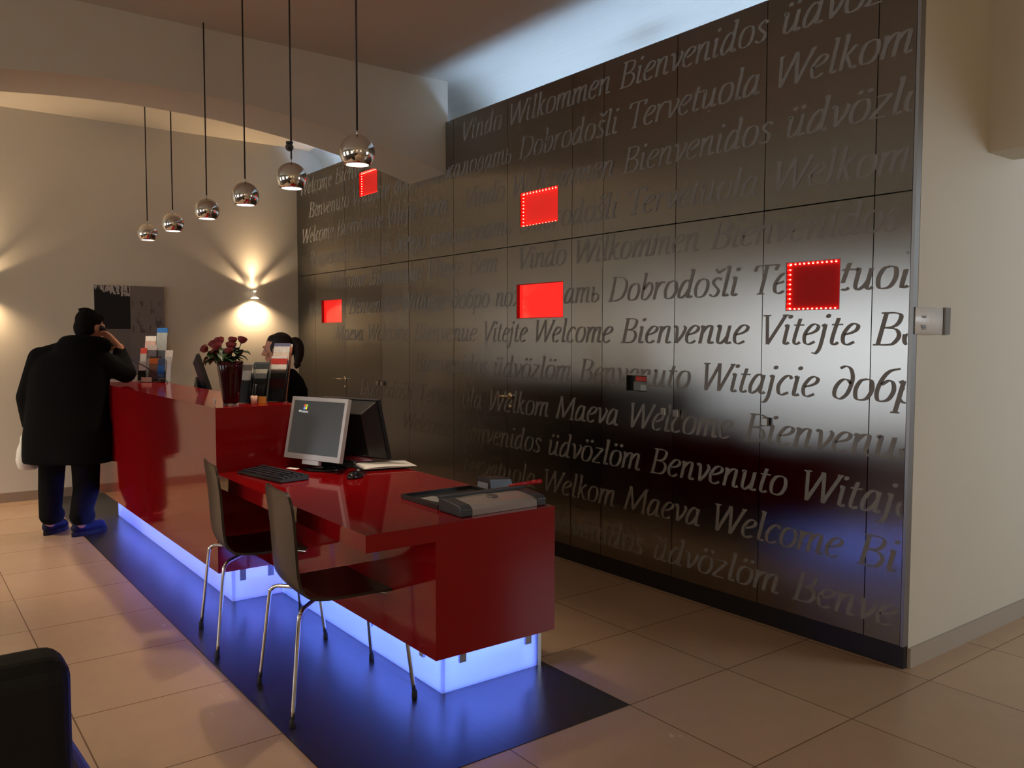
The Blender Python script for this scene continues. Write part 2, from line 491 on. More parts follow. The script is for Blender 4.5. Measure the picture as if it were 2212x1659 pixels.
# ---- lettering: an italic serif alphabet drawn as broad-nib strokes
G = {}
def C(*p): return ('c', p)
def Ln(*p): return ('l', p)
def D(x, y): return ('d', (x, y))
XH = 0.68
TAIL = lambda x: C((x, .66), (x, .14), (x+.03, .02), (x+.10, .03), (x+.14, .07))
G['o'] = ([C((.25,.67),(.12,.60),(.06,.34),(.12,.06),(.25,.01),(.38,.08),(.44,.34),(.38,.61),(.25,.67))], .50)
G['e'] = ([C((.08,.33),(.24,.38),(.36,.47),(.38,.60),(.28,.67),(.16,.60),(.06,.34),(.10,.09),(.22,.01),(.38,.10))], .45)
G['c'] = ([C((.38,.56),(.30,.67),(.17,.60),(.06,.34),(.10,.09),(.21,.01),(.37,.10))], .42)
G['l'] = ([C((.12,1.06),(.12,.14),(.15,.02),(.22,.03),(.26,.07)), Ln((.03,1.02),(.12,1.06))], .27)
G['W'] = ([Ln((.07,1),(.22,0)), Ln((.22,0),(.50,.98)), Ln((.50,1),(.65,0)), Ln((.65,0),(.93,.98)), Ln((-.03,.985),(.18,.985)), Ln((.84,.985),(1.0,.985)), Ln((.42,.985),(.55,.985))], .95)
G['m'] = ([Ln((.09,.66),(.09,0)), Ln((.01,.61),(.09,.66)), C((.09,.40),(.19,.60),(.29,.66),(.34,.58),(.34,.30),(.34,0)), C((.34,.40),(.44,.60),(.54,.66),(.59,.58),(.59,.14),(.62,.02),(.69,.03),(.73,.07))], .74)
G['n'] = ([Ln((.09,.66),(.09,0)), Ln((.01,.61),(.09,.66)), C((.09,.40),(.19,.60),(.30,.66),(.36,.58),(.36,.14),(.39,.02),(.46,.03),(.50,.07))], .52)
G['B'] = ([Ln((.14,1),(.14,0)), C((.14,.98),(.34,.98),(.48,.90),(.47,.68),(.36,.56),(.16,.53)), C((.24,.53),(.46,.48),(.56,.28),(.48,.06),(.32,.015),(.14,.02)), Ln((.03,.985),(.16,.985)), Ln((.03,.015),(.16,.015))], .63)
G['i'] = ([TAIL(.11), Ln((.03,.61),(.11,.66)), D(.13,.93)], .28)
G['v'] = ([C((.0,.61),(.08,.66),(.13,.50),(.19,.02)), C((.19,.02),(.34,.30),(.40,.56),(.33,.67))], .44)
G['u'] = ([C((.01,.61),(.09,.66),(.10,.40),(.11,.12),(.19,.01),(.30,.10),(.38,.28)), TAIL(.38)], .54)
G['V'] = ([Ln((.08,1),(.28,0)), Ln((.28,0),(.64,.98)), Ln((-.03,.985),(.19,.985)), Ln((.55,.985),(.73,.985))], .66)
G['t'] = ([C((.15,.86),(.12,.50),(.11,.14),(.16,.02),(.23,.03),(.29,.08)), Ln((.01,.65),(.30,.65))], .32)
G['j'] = ([C((.12,.66),(.12,.10),(.10,-.15),(.03,-.28),(-.08,-.26)), Ln((.03,.61),(.12,.66)), D(.14,.93)], .28)
A_ = [C((.37,.56),(.27,.67),(.14,.57),(.06,.27),(.09,.05),(.17,.01),(.29,.12),(.37,.32))]
G['a'] = (A_ + [TAIL(.38)], .54)
G['d'] = (A_ + [C((.39,1.06),(.38,.14),(.41,.02),(.48,.03),(.52,.07)), Ln((.29,1.02),(.39,1.06))], .54)
G['-'] = ([Ln((.05,.32),(.25,.32))], .30)
G['k'] = ([Ln((.10,1.06),(.10,0)), Ln((.01,1.02),(.10,1.06)), C((.40,.62),(.34,.66),(.24,.52),(.11,.34)), C((.17,.40),(.26,.22),(.34,.04),(.42,.02),(.46,.06))], .47)
G['s'] = ([C((.32,.57),(.25,.67),(.13,.62),(.10,.50),(.20,.36),(.31,.22),(.28,.05),(.16,.01),(.05,.10))], .38)
G['ü'] = (G['u'][0] + [D(.14,.90), D(.35,.90)], .54)
G['ö'] = (G['o'][0] + [D(.16,.90), D(.37,.90)], .50)
G['z'] = ([Ln((.06,.65),(.37,.65)), Ln((.37,.65),(.04,.02)), Ln((.04,.02),(.38,.02))], .42)
G['b'] = ([C((.10,1.06),(.10,.30),(.13,.06),(.22,.01),(.35,.10),(.43,.38),(.37,.62),(.27,.66),(.11,.42)), Ln((.01,1.02),(.10,1.06))], .49)
G['r'] = ([Ln((.09,.66),(.09,0)), Ln((.01,.61),(.09,.66)), C((.09,.38),(.18,.58),(.28,.67),(.36,.62))], .38)
G['š'] = (G['s'][0] + [Ln((.08,1.0),(.20,.84)), Ln((.20,.84),(.36,1.0))], .38)
G['T'] = ([Ln((.33,1),(.33,0)), Ln((.04,.985),(.64,.985)), Ln((.045,1),(.015,.80)), Ln((.635,1),(.605,.80)), Ln((.22,.015),(.44,.015))], .62)
G['D'] = ([Ln((.14,1),(.14,0)), C((.14,.98),(.36,.97),(.58,.85),(.66,.55),(.58,.18),(.36,.02),(.14,.02)), Ln((.03,.985),(.16,.985)), Ln((.03,.015),(.16,.015))], .74)
G['M'] = ([Ln((.08,0),(.16,.98)), Ln((.16,1),(.40,.08)), Ln((.40,.08),(.76,.98)), Ln((.76,1),(.80,0)), Ln((.0,.015),(.17,.015)), Ln((.70,.015),(.90,.015)), Ln((.08,.985),(.19,.985)), Ln((.73,.985),(.85,.985))], .92)
G['р'] = ([Ln((.10,.66),(.10,-.32)), Ln((.01,.61),(.10,.66)), C((.11,.42),(.22,.64),(.36,.62),(.43,.36),(.35,.08),(.23,.01),(.11,.12)), Ln((.0,-.305),(.20,-.305))], .50)
G['д'] = ([C((.06,.98),(.18,1.05),(.32,.96),(.42,.66),(.40,.24),(.30,.04),(.19,.01),(.08,.12),(.07,.38),(.17,.60),(.30,.62),(.41,.50))], .50)
G['б'] = ([C((.44,1.02),(.24,.95),(.12,.74),(.06,.34),(.12,.06),(.24,.01),(.37,.09),(.43,.34),(.37,.58),(.26,.65),(.12,.52))], .49)
G['о'] = G['o']; G['а'] = G['a']; G['п'] = G['n']; G['т'] = G['m']
G['ж'] = ([Ln((.36,.66),(.36,0)), C((.04,.62),(.12,.66),(.22,.48),(.35,.35)), C((.35,.35),(.22,.20),(.13,.03),(.02,.02)), C((.68,.62),(.60,.66),(.50,.48),(.37,.35)), C((.37,.35),(.50,.20),(.59,.03),(.70,.02))], .73)
G['л'] = ([C((.0,.03),(.09,.03),(.18,.28),(.22,.65)), Ln((.20,.65),(.44,.65)), TAIL(.42)], .58)
G['в'] = ([C((.30,.36),(.38,.52),(.30,.66),(.18,.64),(.09,.40),(.09,.10),(.22,.01),(.38,.12),(.36,.32),(.20,.36))], .46)
G['ь'] = ([C((.10,.66),(.10,.14),(.20,.01),(.35,.10),(.36,.30),(.24,.38),(.11,.32)), Ln((.01,.61),(.10,.66))], .45)
SLANT = 0.19
def in_hole(x, z):
    return any(h[0]-.002 < x < h[1]+.002 and h[2]-.002 < z < h[3]+.002 for h in NICHES.values())
LET = MB()
LY0 = WY - 0.0012
NS = [0]
def stroke(kind, pts, x, z, sx, sz):
    NS[0] += 1
    LY0 = WY - 0.0006 - 0.00012*(NS[0] % 9)
    if kind == 'd':
        cx, cy = pts; n = 12
        ps = [(x + (cx + .068*math.cos(2*PI*i/n) + SLANT*(cy + .068*math.sin(2*PI*i/n)))*sx, LY0, z + (cy + .068*math.sin(2*PI*i/n))*sz) for i in range(n)]
        if not any(in_hole(p[0], p[2]) or p[0] > .452 for p in ps): LET.add(ps, [tuple(range(n))])
        return
    if kind == 'c':
        P = curve_pts([(a, b, 0) for a, b in pts], 6)
    else:
        P = []; a, b = Vector((*pts[0], 0)), Vector((*pts[1], 0)); n = max(2, int((b-a).length / .10))
        P = [a.lerp(b, t/n) for t in range(n+1)]
    L = []; R_ = []
    for i, p in enumerate(P):
        t = (P[min(i+1, len(P)-1)] - P[max(i-1, 0)]).normalized()
        nrm = Vector((-t.y, t.x, 0))
        # broad nib: thick on stems, thin on horizontals and up-strokes
        ang = math.atan2(t.y, t.x); wd = .040 + .068*abs(math.sin(ang + .28))**1.4
        if kind == 'l' and abs(t.y) < .05: wd = .05
        for lst, s in ((L, 1), (R_, -1)):
            q = p + nrm*wd*.5*s
            lst.append((x + (q.x + SLANT*q.y)*sx, LY0, z + q.y*sz))
    for i in range(len(P)-1):
        q = [L[i], L[i+1], R_[i+1], R_[i]]
        if any(in_hole(a[0], a[2]) or a[0] > .452 or a[0] < BX + .005 for a in q): continue
        LET.add(q, [(0, 1, 2, 3)])
def word(txt, x, z, width, cap=0.146):
    nat = sum(G[c][1] for c in txt); s = width / nat
    for c in txt:
        for kd, pts in G[c][0]: stroke(kd, pts, x, z, s, cap)
        x += G[c][1]*s
PITCH = {'Welcome': .846, 'Bienvenue': 1.0, 'Vitejte': .61, 'Bem': .45, '-': .15, 'Vindo': .60, 'Wilkommen': 1.11,
         'Bienvenidos': 1.12, 'Tervetuola': 1.02, 'Dobrodošli': 1.05, 'Benvenuto': 1.0, 'Witajcie': .79, 'Maeva': .67,
         'Welkom': .78, 'üdvözlöm': .94, 'добро': .59, 'пожаловать': 1.18}
GAP = .075
A_LINE = ['Welcome', 'Bienvenue', 'Vitejte', 'Bem', '-', 'Vindo', 'Wilkommen', 'Bienvenidos', 'üdvözlöm']
B_LINE = ['Benvenuto', 'Witajcie', 'добро', 'пожаловать', 'Dobrodošli', 'Tervetuola', 'Welkom', 'Maeva']
LINES = [  # words, anchor word index, anchor x
    (A_LINE, 5, -3.065), (B_LINE, 5, -1.29), (A_LINE, 7, -1.32), (B_LINE, 5, -1.29),
    (A_LINE, 5, -2.36), (['üdvözlöm'] + B_LINE, 5, -1.436),
    (['Maeva', 'Welcome', 'Bienvenue', 'Vitejte', 'Welcome', 'Bienvenue', 'Vitejte', 'Bem'], 5, -1.325),
    (['Bienvenidos', 'üdvözlöm', 'Benvenuto', 'Witajcie', 'добро'], 2, -1.705),
    (['Dobrodošli', 'Tervetuola', 'Welkom', 'Maeva', 'Welcome', 'Bienvenue'], 3, -1.93),
    (['Welcome', 'Bienvenidos', 'üdvözlöm', 'Benvenuto', 'Witajcie'], 1, -3.134),
    (['Tervetuola', 'Welkom', 'Maeva', 'Welcome', 'Bienvenue'], 1, -2.065),
    (['Bienvenidos', 'üdvözlöm', 'Benvenuto', 'Witajcie'], 1, -1.045)]
for k, (ws, ai, ax) in enumerate(LINES):
    z = 2.943 - .2515*k
    x = ax - sum(PITCH[q] for q in ws[:ai])
    for q in ws:
        if x > .45: break
        word(q, x, z, PITCH[q] - GAP)
        x += PITCH[q]
LET.build('lettering', LETTER, clad)['label'] = 'etched grey italic greetings in many languages'

# ---- lit red recesses
LEDM = emitter('red_led', (1.0, 0.05, 0.03), 32)
def recess(key, label, glow, bead=True, matte=False, group='red lit recesses in the metal wall'):
    x0, x1, z0, z1 = NICHES[key]; d = WY + 0.030
    t = thing('light_box', label, 'light box', ((x0+x1)/2, WY+0.03, z0), group=group)
    fr = MB(); e = .004
    fr.box((x0, WY+.001, z0), (x0+e, d, z1)).box((x1-e, WY+.001, z0), (x1, d, z1))
    fr.box((x0, WY+.001, z0), (x1, d, z0+e)).box((x0, WY+.001, z1-e), (x1, d, z1))
    fr.build('frame', mat('red_edge', (0.35, 0.006, 0.006), 0.3), t)
    pm = mat('red_acrylic_%s' % key, (0.55, 0.010, 0.010) if not matte else (0.16, 0.003, 0.003), 0.6 if matte else 0.05, spec=0.15 if matte else 0.5, emit=(1.0, 0.02, 0.015), estr=glow)
    MB().box((x0, d-.004, z0), (x1, d, z1)).build('acrylic_panel', pm, t)
    if bead:
        n = 12; h = .005; m = 10; sp = []
        for i in range(n):
            sp += [(x0 + (x1-x0)*(i+.5)/n, z) for z in (z0+.0085, z1-.0095)]
        for i in range(m):
            sp += [(x, z0 + (z1-z0)*(i+.5)/m) for x in (x0+.0085, x1-.0075)]
        me = MB().box((-h*.6, -.005, -h*.6), (h*.6, 0, h*.6)).mesh('led', LEDM)
        for x, z in sp: mesh_obj('led', me, t).matrix_world = Matrix.Translation((x, d-.005, z))
    return t
recess('n1', 'red lit recess behind the nearest pendant, high on the metal wall', 0.35)
recess('n2', 'glowing red square recess just above the long horizontal seam', 0.50)
recess('n3', 'dark red square recess rimmed with bright dots, at the right end of the wall', 0.10, matte=True)
recess('n4', 'wide bright red recess in the middle of the wall, mirroring a wall lamp', 0.85, bead=False)
recess('n5', 'small red recess near the far corner, above the receptionist', 0.70, bead=False)

# slot with cards
x0, x1, z0, z1 = NICHES['slot']
sl = thing('key_box', 'small open slot holding cards, interrupting the word Benvenuto on the metal wall', 'slot', ((x0+x1)/2, WY+.02, z0))
s_ = MB(); d = WY + .032
s_.box((x0, WY+.002, z0), (x0+.004, d, z1)).box((x1-.004, WY+.002, z0), (x1, d, z1)).box((x0, WY+.002, z0), (x1, d, z0+.003)).box((x0, WY+.002, z1-.003), (x1, d, z1)).box((x0, d-.003, z0), (x1, d, z1))
s_.build('housing', BLACKPL, sl)
MB().box((x0+.045, d-.014, z0+.004), (x1-.005, d-.006, z0+.056)).build('card', mat('grey_card', rgb((120, 128, 126)), .6), sl)
MB().box((x0+.105, d-.018, z0+.006), (x1-.006, d-.0145, z0+.040)).build('card', mat('pale_card', rgb((170, 176, 172)), .6), sl)['label'] = 'pale card at the front'
MB().box((x0+.06, d-.013, z0+.060), (x1-.005, d-.006, z0+.088)).build('card', mat('red_card', rgb((205, 70, 60)), .6), sl)['label'] = 'red card at the top'

# handles and knobs on the doors
def lever(x, xe, z, door):
    h = MB()
    h.tube([(x, WY+.002, z), (x, WY-.045, z)], .009, 12)
    h.tube([(x, WY-.045, z), (x + (xe-x)*.15, WY-.05, z), (xe, WY-.05, z-.004)], .0085, 12)
    h.lathe([(.0, 0), (.024, 0), (.024, .008), (.0, .008)], m=Matrix.Translation((x, WY, z)) @ Matrix.Rotation(PI/2, 4, 'X'), n=20, cap=False)
    h.lathe([(.0, 0), (.014, 0), (.014, .007), (.0, .007)], m=Matrix.Translation((x, WY, z-.075)) @ Matrix.Rotation(PI/2, 4, 'X'), n=16, cap=False)
    h.build('door_handle', BRASS, door)
lever(-5.085, -5.24, 1.062, DOORS[1])
lever(-2.425, -2.53, 1.048, DOORS[6])
def knob(x, z, door):
    MB().box((x-.018, WY-.028, z-.020), (x+.018, WY-.008, z+.020)).box((x-.008, WY-.008, z-.008), (x+.008, WY+.002, z+.008)).build('knob', mat('knob_metal', rgb((165, 163, 158)), .35, metal=.7), door, bevel=.003)
knob(-4.385, 1.055, DOORS[2]); knob(-4.305, 1.053, DOORS[3])
knob(-0.945, 1.045, DOORS[8]); knob(-0.852, 1.042, DOORS[9]); knob(-0.262, 1.043, DOORS[10])

# cove light on top of the cladding
cove = thing('cove_light', 'blue white strip light hidden on top of the metal wall', 'light', (-2.5, WY+.12, TOPZ))
MB().box((BX+.05, WY+.06, TOPZ-.10), (0.30, WY+.20, TOPZ-.07)).build('channel', WHITEPL, cove)
COVE = emitter('cove_led', (0.37, 0.59, 1.0), 28.0)
MB().box((-3.10, WY+.10, TOPZ-.07), (0.25, WY+.13, TOPZ-.06)).box((BX+.3, WY+.10, TOPZ-.07), (-3.95, WY+.13, TOPZ-.06)).build('led_strip', COVE, cove)
hump = [( -1.52 + .05*i, WY+.16 + .01*math.sin(i), TOPZ-.02 + .055*math.sin(PI*i/4)) for i in range(5)]
tag(MB().tube(curve_pts(hump, 6), .012, 8).build('cable', RUBBER), 'grey loop of cable poking over the top edge of the metal wall', 'cable')

# ================================================================== LAMPS
def make_pendant():
    r = .077
    t = thing('pendant_lamp', 'x', 'lamp', (0, 0, 0), group='row of chrome globe pendants')
    prof = []
    th0 = 2.36     # opening cut below
    for k in range(25):
        a = th0*k/24; prof.append((max(.002, r*math.sin(a)), r*math.cos(a)))
    prof += [(r*math.sin(th0)-.004, r*math.cos(th0)+.001)]
    for k in range(10):
        a = th0 - .05 - 1.0*k/9; prof.append(((r-.004)*math.sin(a), (r-.004)*math.cos(a)))
    MB().lathe(prof, n=40, cap=False).build('globe', CHROME, t)
    MB().lathe([(.0005, -.048), (.051, -.048), (.051, -.0485), (.0005, -.0485)], n=32, cap=False).build('lens', emitter('pendant_lens', (1.0, 0.93, 0.82), 5.0), t)
    MB().lathe([(.0035, r-.002), (.0035, r+.022)], n=10).build('stem', CHROME, t)
    MB().tube([(0, 0, r+.02), (0, 0, CZ-2.274)], .0042, 8).build('cable', mat('dark_cable', (0.010, 0.006, 0.004), .6), t)
    return t
pl = ['nearest chrome globe pendant, in front of the high red recess', 'second nearest chrome globe pendant, its cable crossing the small black ceiling fixture',
      'third nearest chrome globe pendant, above the roses', 'fourth nearest chrome globe pendant, the last with its cable in front of the beam',
      'second farthest chrome globe pendant, its cable ending at the underside of the beam', 'farthest chrome globe pendant, leftmost of the row']
PX = [-1.053, -1.789, -2.467, -3.176, -3.961, -4.672]
base = make_pendant()
for i, x in enumerate(PX):
    p = base if i == 0 else copy_tree(base)
    p.location = (x, -0.65, 2.274); p['label'] = pl[i]
    sp = bpy.data.lights.new('pendant_bulb', 'SPOT'); sp.energy = 36; sp.color = (1.0, 0.78, 0.55); sp.spot_size = 1.2; sp.spot_blend = .6; sp.shadow_soft_size = .03
    so = bpy.data.objects.new('pendant_bulb', sp); COL.objects.link(so); so.location = (x, -0.65, 2.274-.055)

def sconce(y, z, label, power=1.0):
    x = BX
    t = thing('wall_lamp', label, 'lamp', (x, y, z), group='wall lamps on the back wall')
    MB().box((x, y-.02, z-.03), (x+.012, y+.02, z+.03)).build('wall_plate', WHITEPL, t, bevel=.003)
    MB().tube([(x+.01, y, z), (x+.07, y, z)], .008, 10).tube([(x+.07, y, z-.045), (x+.07, y, z+.012)], .011, 12).build('arm', WHITEPL, t)
    mm = Matrix.Translation((x+.07, y, z-.045))
    MB().lathe([(.002, .004), (.022, .002), (.038, -.008), (.042, -.018), (.039, -.018), (.035, -.009), (.002, -.002)], m=mm, n=24, cap=False).build('shade', mat('sconce_shade', rgb((235, 225, 205)), .4, emit=(1.0, .80, .55), estr=1.5), t)
    MB().lathe([(.001, -.012), (.034, -.012), (.034, -.014), (.001, -.014)], m=mm, n=20, cap=False).build('diffuser', emitter('sconce_diff', (1.0, .80, .52), 12), t)
    MB().lathe([(.001, .016), (.016, .016), (.016, .019), (.001, .019)], m=Matrix.Translation((x+.07, y, z)), n=20, cap=False).build('upper_lens', emitter('sconce_up', (1.0, .80, .52), 10), t)
    def spot(nm, loc, d, ang, e, blend):
        l = bpy.data.lights.new(nm, 'SPOT'); l.energy = e*power; l.color = (1.0, .70, .42); l.spot_size = ang; l.spot_blend = blend; l.shadow_soft_size = .01
        o = bpy.data.objects.new(nm, l); COL.objects.link(o); o.location = loc
        o.rotation_euler = Vector(d).to_track_quat('-Z', 'Y').to_euler()
    up = (x+.07, y, z+.03); dn = (x+.07, y, z-.075)
    up2 = (x+.032, y, z+.03)
    spot('lamp_up', up2, (-.13, 0, 1), .46, 9, .55)
    up3 = (x+.045, y, z+.03)
    spot('lamp_up', up3, (-.17, .95, .70), .46, 12, .9)
    spot('lamp_up', up3, (-.17, -.95, .70), .46, 12, .9)
    spot('lamp_up', up2, (-.35, 0, 1), 2.2, 1.9, .9)
    spot('lamp_up', up, (0.45, 0, 1), 1.9, 46, .9)
    spot('lamp_down', dn, (-.12, 0, -1), 2.5, 34, .95)
sconce(.729, 1.915, 'small white wall lamp glowing between the picture and the metal wall')
sconce(-1.70, 1.905, 'wall lamp at the left edge of the photo, seen mostly by its glow')

# ceiling fixture
df = thing('ceiling_fixture', 'small black round fixture on the ceiling by the far corner', 'ceiling fixture', (-5.95, 1.045, 3.40))
MB().lathe([(.0, 3.45), (.035, 3.45), (.035, 3.43), (.0, 3.43)], c=(-5.95, 1.045, 0), n=20, cap=False).build('mount', BLACKPL, df)
MB().ell((-5.95, 1.045, 3.395), (.042, .042, .042)).build('dome', BLACKGL, df)

# picture
pic = thing('wall_picture', 'square canvas with dark tree shapes on its left half, behind the standing man', 'picture', (BX, -.456, 1.1))
MB().box((BX+.001, -.764, 1.10), (BX+.03, -.149, 1.943)).build('canvas', mat('canvas_edge', rgb((150, 140, 130)), .8), pic)
def canvas_mat():
    m = bpy.data.materials.new('canvas_print'); m.use_nodes = True; nt = m.node_tree; b = nt.nodes['Principled BSDF']
    b.inputs['Roughness'].default_value = .75
    geo = nt.nodes.new('ShaderNodeNewGeometry'); sep = nt.nodes.new('ShaderNodeSeparateXYZ'); nt.links.new(geo.outputs['Position'], sep.inputs[0])
    def mth(op, a, bb=None, cc=None):
        n = nt.nodes.new('ShaderNodeMath'); n.operation = op
        for i, x in enumerate((a, bb, cc)):
            if x is None: continue
            if isinstance(x, (int, float)): n.inputs[i].default_value = x
            else: nt.links.new(x, n.inputs[i])
        return n.outputs[0]
    Y, Z = sep.outputs['Y'], sep.outputs['Z']
    def noise(sc, det, stretch=(1, 1, 1)):
        mp = nt.nodes.new('ShaderNodeMapping'); mp.inputs['Scale'].default_value = stretch; nt.links.new(geo.outputs['Position'], mp.inputs[0])
        n = nt.nodes.new('ShaderNodeTexNoise'); n.inputs['Scale'].default_value = sc; n.inputs['Detail'].default_value = det
        nt.links.new(mp.outputs[0], n.inputs['Vector']); return n.outputs['Fac']
    def mix(f, a, bcol):
        n = nt.nodes.new('ShaderNodeMixRGB'); nt.links.new(f, n.inputs[0])
        for i, x in ((1, a), (2, bcol)):
            if isinstance(x, tuple): n.inputs[i].default_value = (*x, 1)
            else: nt.links.new(x, n.inputs[i])
        return n.outputs[0]
    # left half: pale sky with branches above a dark slope
    slope = mth('ADD', mth('MULTIPLY', mth('ADD', Y, .764), -.24), 1.905)
    slope = mth('ADD', slope, mth('MULTIPLY', mth('SUBTRACT', noise(26, 6), .5), .10))
    dark = mth('LESS_THAN', Z, slope)
    tw = mth('LESS_THAN', noise(34, 4, (1, 1.6, .5)), .47)
    sky = mix(tw, rgb((176, 172, 168)), rgb((40, 38, 38)))
    left = mix(dark, sky, (0.004, 0.004, 0.004))
    low = mth('LESS_THAN', Z, 1.535)
    left = mix(low, left, rgb((112, 104, 100)))
    # right half: grey sky with faint dark figures
    fig = mth('MULTIPLY', mth('LESS_THAN', noise(14, 5, (1, 2.2, .7)), .42), mth('MULTIPLY', mth('LESS_THAN', Z, 1.80), mth('GREATER_THAN', Z, 1.50)))
    rightc = mix(fig, rgb((118, 112, 110)), rgb((84, 78, 78)))
    half = mth('GREATER_THAN', Y, -.455)
    nt.links.new(mix(half, left, rightc), b.inputs['Base Color'])
    return m
MB().box((BX+.0301, -.764, 1.10), (BX+.032, -.149, 1.943)).build('print', canvas_mat(), pic)

# sign on the end wall
sg = thing('wall_sign', 'pale curved sign plate on the end wall beside the metal wall', 'sign', (EX, 1.38, 1.48))
pm = []
for k in range(9):
    t = k/8; y = 1.235 + .245*t; pm.append((EX + .004 + .016*math.sin(PI*t), y))
sgm = MB()
for k in range(8):
    a, b = pm[k], pm[k+1]
    sgm.add([(a[0], a[1], 1.484), (b[0], b[1], 1.484), (b[0], b[1], 1.602), (a[0], a[1], 1.602),
             (EX, a[1], 1.484), (EX, b[1], 1.484), (EX, b[1], 1.602), (EX, a[1], 1.602)], [(0,1,2,3), (4,7,6,5), (3,2,6,7), (0,4,5,1)], True)
sgm.build('plate', mat('sign_plate', rgb((232, 230, 226)), .3), sg)
MB().box((EX, 1.484, 1.482), (EX+.014, 1.530, 1.604)).build('end_cap', mat('sign_cap', rgb((128, 126, 122)), .4), sg)
for (za, ya, yb) in ((1.562, 1.278, 1.325), (1.556, 1.282, 1.318), (1.520, 1.268, 1.325), (1.513, 1.275, 1.330), (1.506, 1.280, 1.318)):
    MB().box((EX+.012, ya, za-.0022), (EX+.0165, yb, za+.0022)).build('text_line', mat('sign_text', rgb((120, 120, 118)), .6), sg)

# ================================================================== RECEPTION COUNTER AND LOW DESK
CX0, CX1 = -4.793, -1.917      # counter ends
CFY = -1.014                   # counter front
ZB, ZT, ZC = 0.266, 0.779, 1.109
FROST = None
def frosted():
    m = bpy.data.materials.new('frosted_glass'); m.use_nodes = True; nt = m.node_tree; nt.nodes.clear()
    tr = nt.nodes.new('ShaderNodeBsdfTranslucent'); tr.inputs[0].default_value = (.86, .92, 1.0, 1)
    df_ = nt.nodes.new('ShaderNodeBsdfDiffuse'); df_.inputs[0].default_value = (.75, .82, .9, 1)
    gl = nt.nodes.new('ShaderNodeBsdfGlossy'); gl.inputs['Roughness'].default_value = .15
    m1 = nt.nodes.new('ShaderNodeMixShader'); m1.inputs[0].default_value = .25
    m2 = nt.nodes.new('ShaderNodeMixShader'); m2.inputs[0].default_value = .05
    o = nt.nodes.new('ShaderNodeOutputMaterial')
    nt.links.new(tr.outputs[0], m1.inputs[1]); nt.links.new(df_.outputs[0], m1.inputs[2])
    nt.links.new(m1.outputs[0], m2.inputs[1]); nt.links.new(gl.outputs[0], m2.inputs[2]); nt.links.new(m2.outputs[0], o.inputs[0])
    return m
FROST = frosted()
BLUE = emitter('blue_led', (0.150, 0.230, 1.0), 12000.0)
PLWHITE = mat('plinth_core_grey', (.10, .10, .11), .7)

ctr = thing('reception_counter', 'tall glossy red reception counter on a glowing frosted glass plinth', 'counter', ((CX0+CX1)/2, -.6, 0))
MB().box((CX0+.03, CFY, ZB), (CX1-.03, CFY+.06, ZC-.05)).build('front_panel', RED, ctr)
MB().box((CX0+.03, CFY, ZC-.05), (CX1-.03, -.578, ZC)).build('top_shelf', RED, ctr)
MB().prism([(CFY, ZB), (-.14, ZB), (-.14, .926), (-.578, .926), (-.578, ZC), (CFY, ZC)], 'x', CX1-.03, CX1).build('end_panel', RED, ctr)
MB().prism([(CFY, ZB), (-.14, ZB), (-.14, .926), (-.578, .926), (-.578, ZC), (CFY, ZC)], 'x', CX0, CX0+.03).build('end_panel', RED, ctr)
MB().box((CX0+.031, CFY+.061, .72), (CX1-.031, -.14, .75)).build('worktop', mat('worktop_grey', rgb((70, 60, 58)), .4), ctr)
MB().box((CX0+.031, CFY+.061, ZB), (CX1-.031, -.20, ZB+.03)).build('bottom_board', mat('carcass', rgb((60, 20, 20)), .5), ctr)
pl_ = MB().box((-5.04, -.836, .002), (-2.241, -.824, ZB-.0065)).build('glass_plinth', FROST, ctr)
MB().box((-2.253, -.823, .002), (-2.241, -.5482, ZB-.001)).build('glass_plinth', FROST, ctr)
MB().box((-5.04, -.823, .002), (-5.028, -.40, ZB-.006)).box((-5.04, -.836, ZB-.006), (CX0-.001, -.40, ZB-.0005)).build('plinth_end', BLACKPL, ctr)
MB().box((-5.027, -.42, .002), (-2.241, -.40, ZB-.001)).build('plinth_core', PLWHITE, ctr)
MB().box((-4.95, -.806, .150), (-2.30, -.794, .158)).box((-2.279, -.76, .150), (-2.271, -.58, .158)).build('light_strip', BLUE, ctr)
CLIPM = mat('clip_metal', rgb((170, 172, 180)), .5)
def clip(x0, y0, x1, y1, parent): MB().box((x0, y0, ZB-.150), (x1, y1, ZB-.0005)).build('glass_clip', CLIPM, parent)
for x in (-2.45, -3.2, -3.95): clip(x-.016, -.848, x+.016, -.8365, ctr)
for y in (-.78, -.62): clip(-2.2405, y-.016, -2.229, y+.016, ctr)

DX1 = -.274
dsk = thing('service_desk', 'low glossy red desk with a glowing plinth, joined to the tall counter', 'desk', (-1.1, -.55, 0))
MB().prism([(-1.022, ZT-.064), (-1.022, ZT), (-.165, ZT), (-.165, ZT-.064)], 'x', CX1+.001, DX1).build('desk_top', RED, dsk)
MB().box((CX1+.001, -.737, ZB), (DX1-.04, -.70, ZT-.064)).build('front_panel', RED, dsk)
MB().box((DX1-.04, -.737, ZB), (DX1, -.165, ZT-.064)).build('end_panel', RED, dsk)
MB().box((CX1+.001, -.205, ZB), (DX1-.041, -.165, ZT-.064)).build('back_panel', RED, dsk)
MB().box((CX1+.001, -.6995, ZB), (DX1-.041, -.2055, ZB+.03)).build('bottom_board', mat('carcass', (0,0,0)), dsk)
MB().box((-2.238, -.548, .002), (-.533, -.536, ZB-.001)).build('glass_plinth', FROST, dsk)
MB().box((-.545, -.5355, .002), (-.533, -.048, ZB-.001)).build('glass_plinth', FROST, dsk)
MB().box((-.551, -.0475, .002), (-.527, -.03, ZB-.0005)).build('plinth_post', STEEL, dsk)
MB().box((-2.24, -.062, .002), (-.546, -.050, ZB-.008)).box((-2.252, -.399, .002), (-2.2405, -.050, ZB-.008)).build('plinth_core', PLWHITE, dsk)
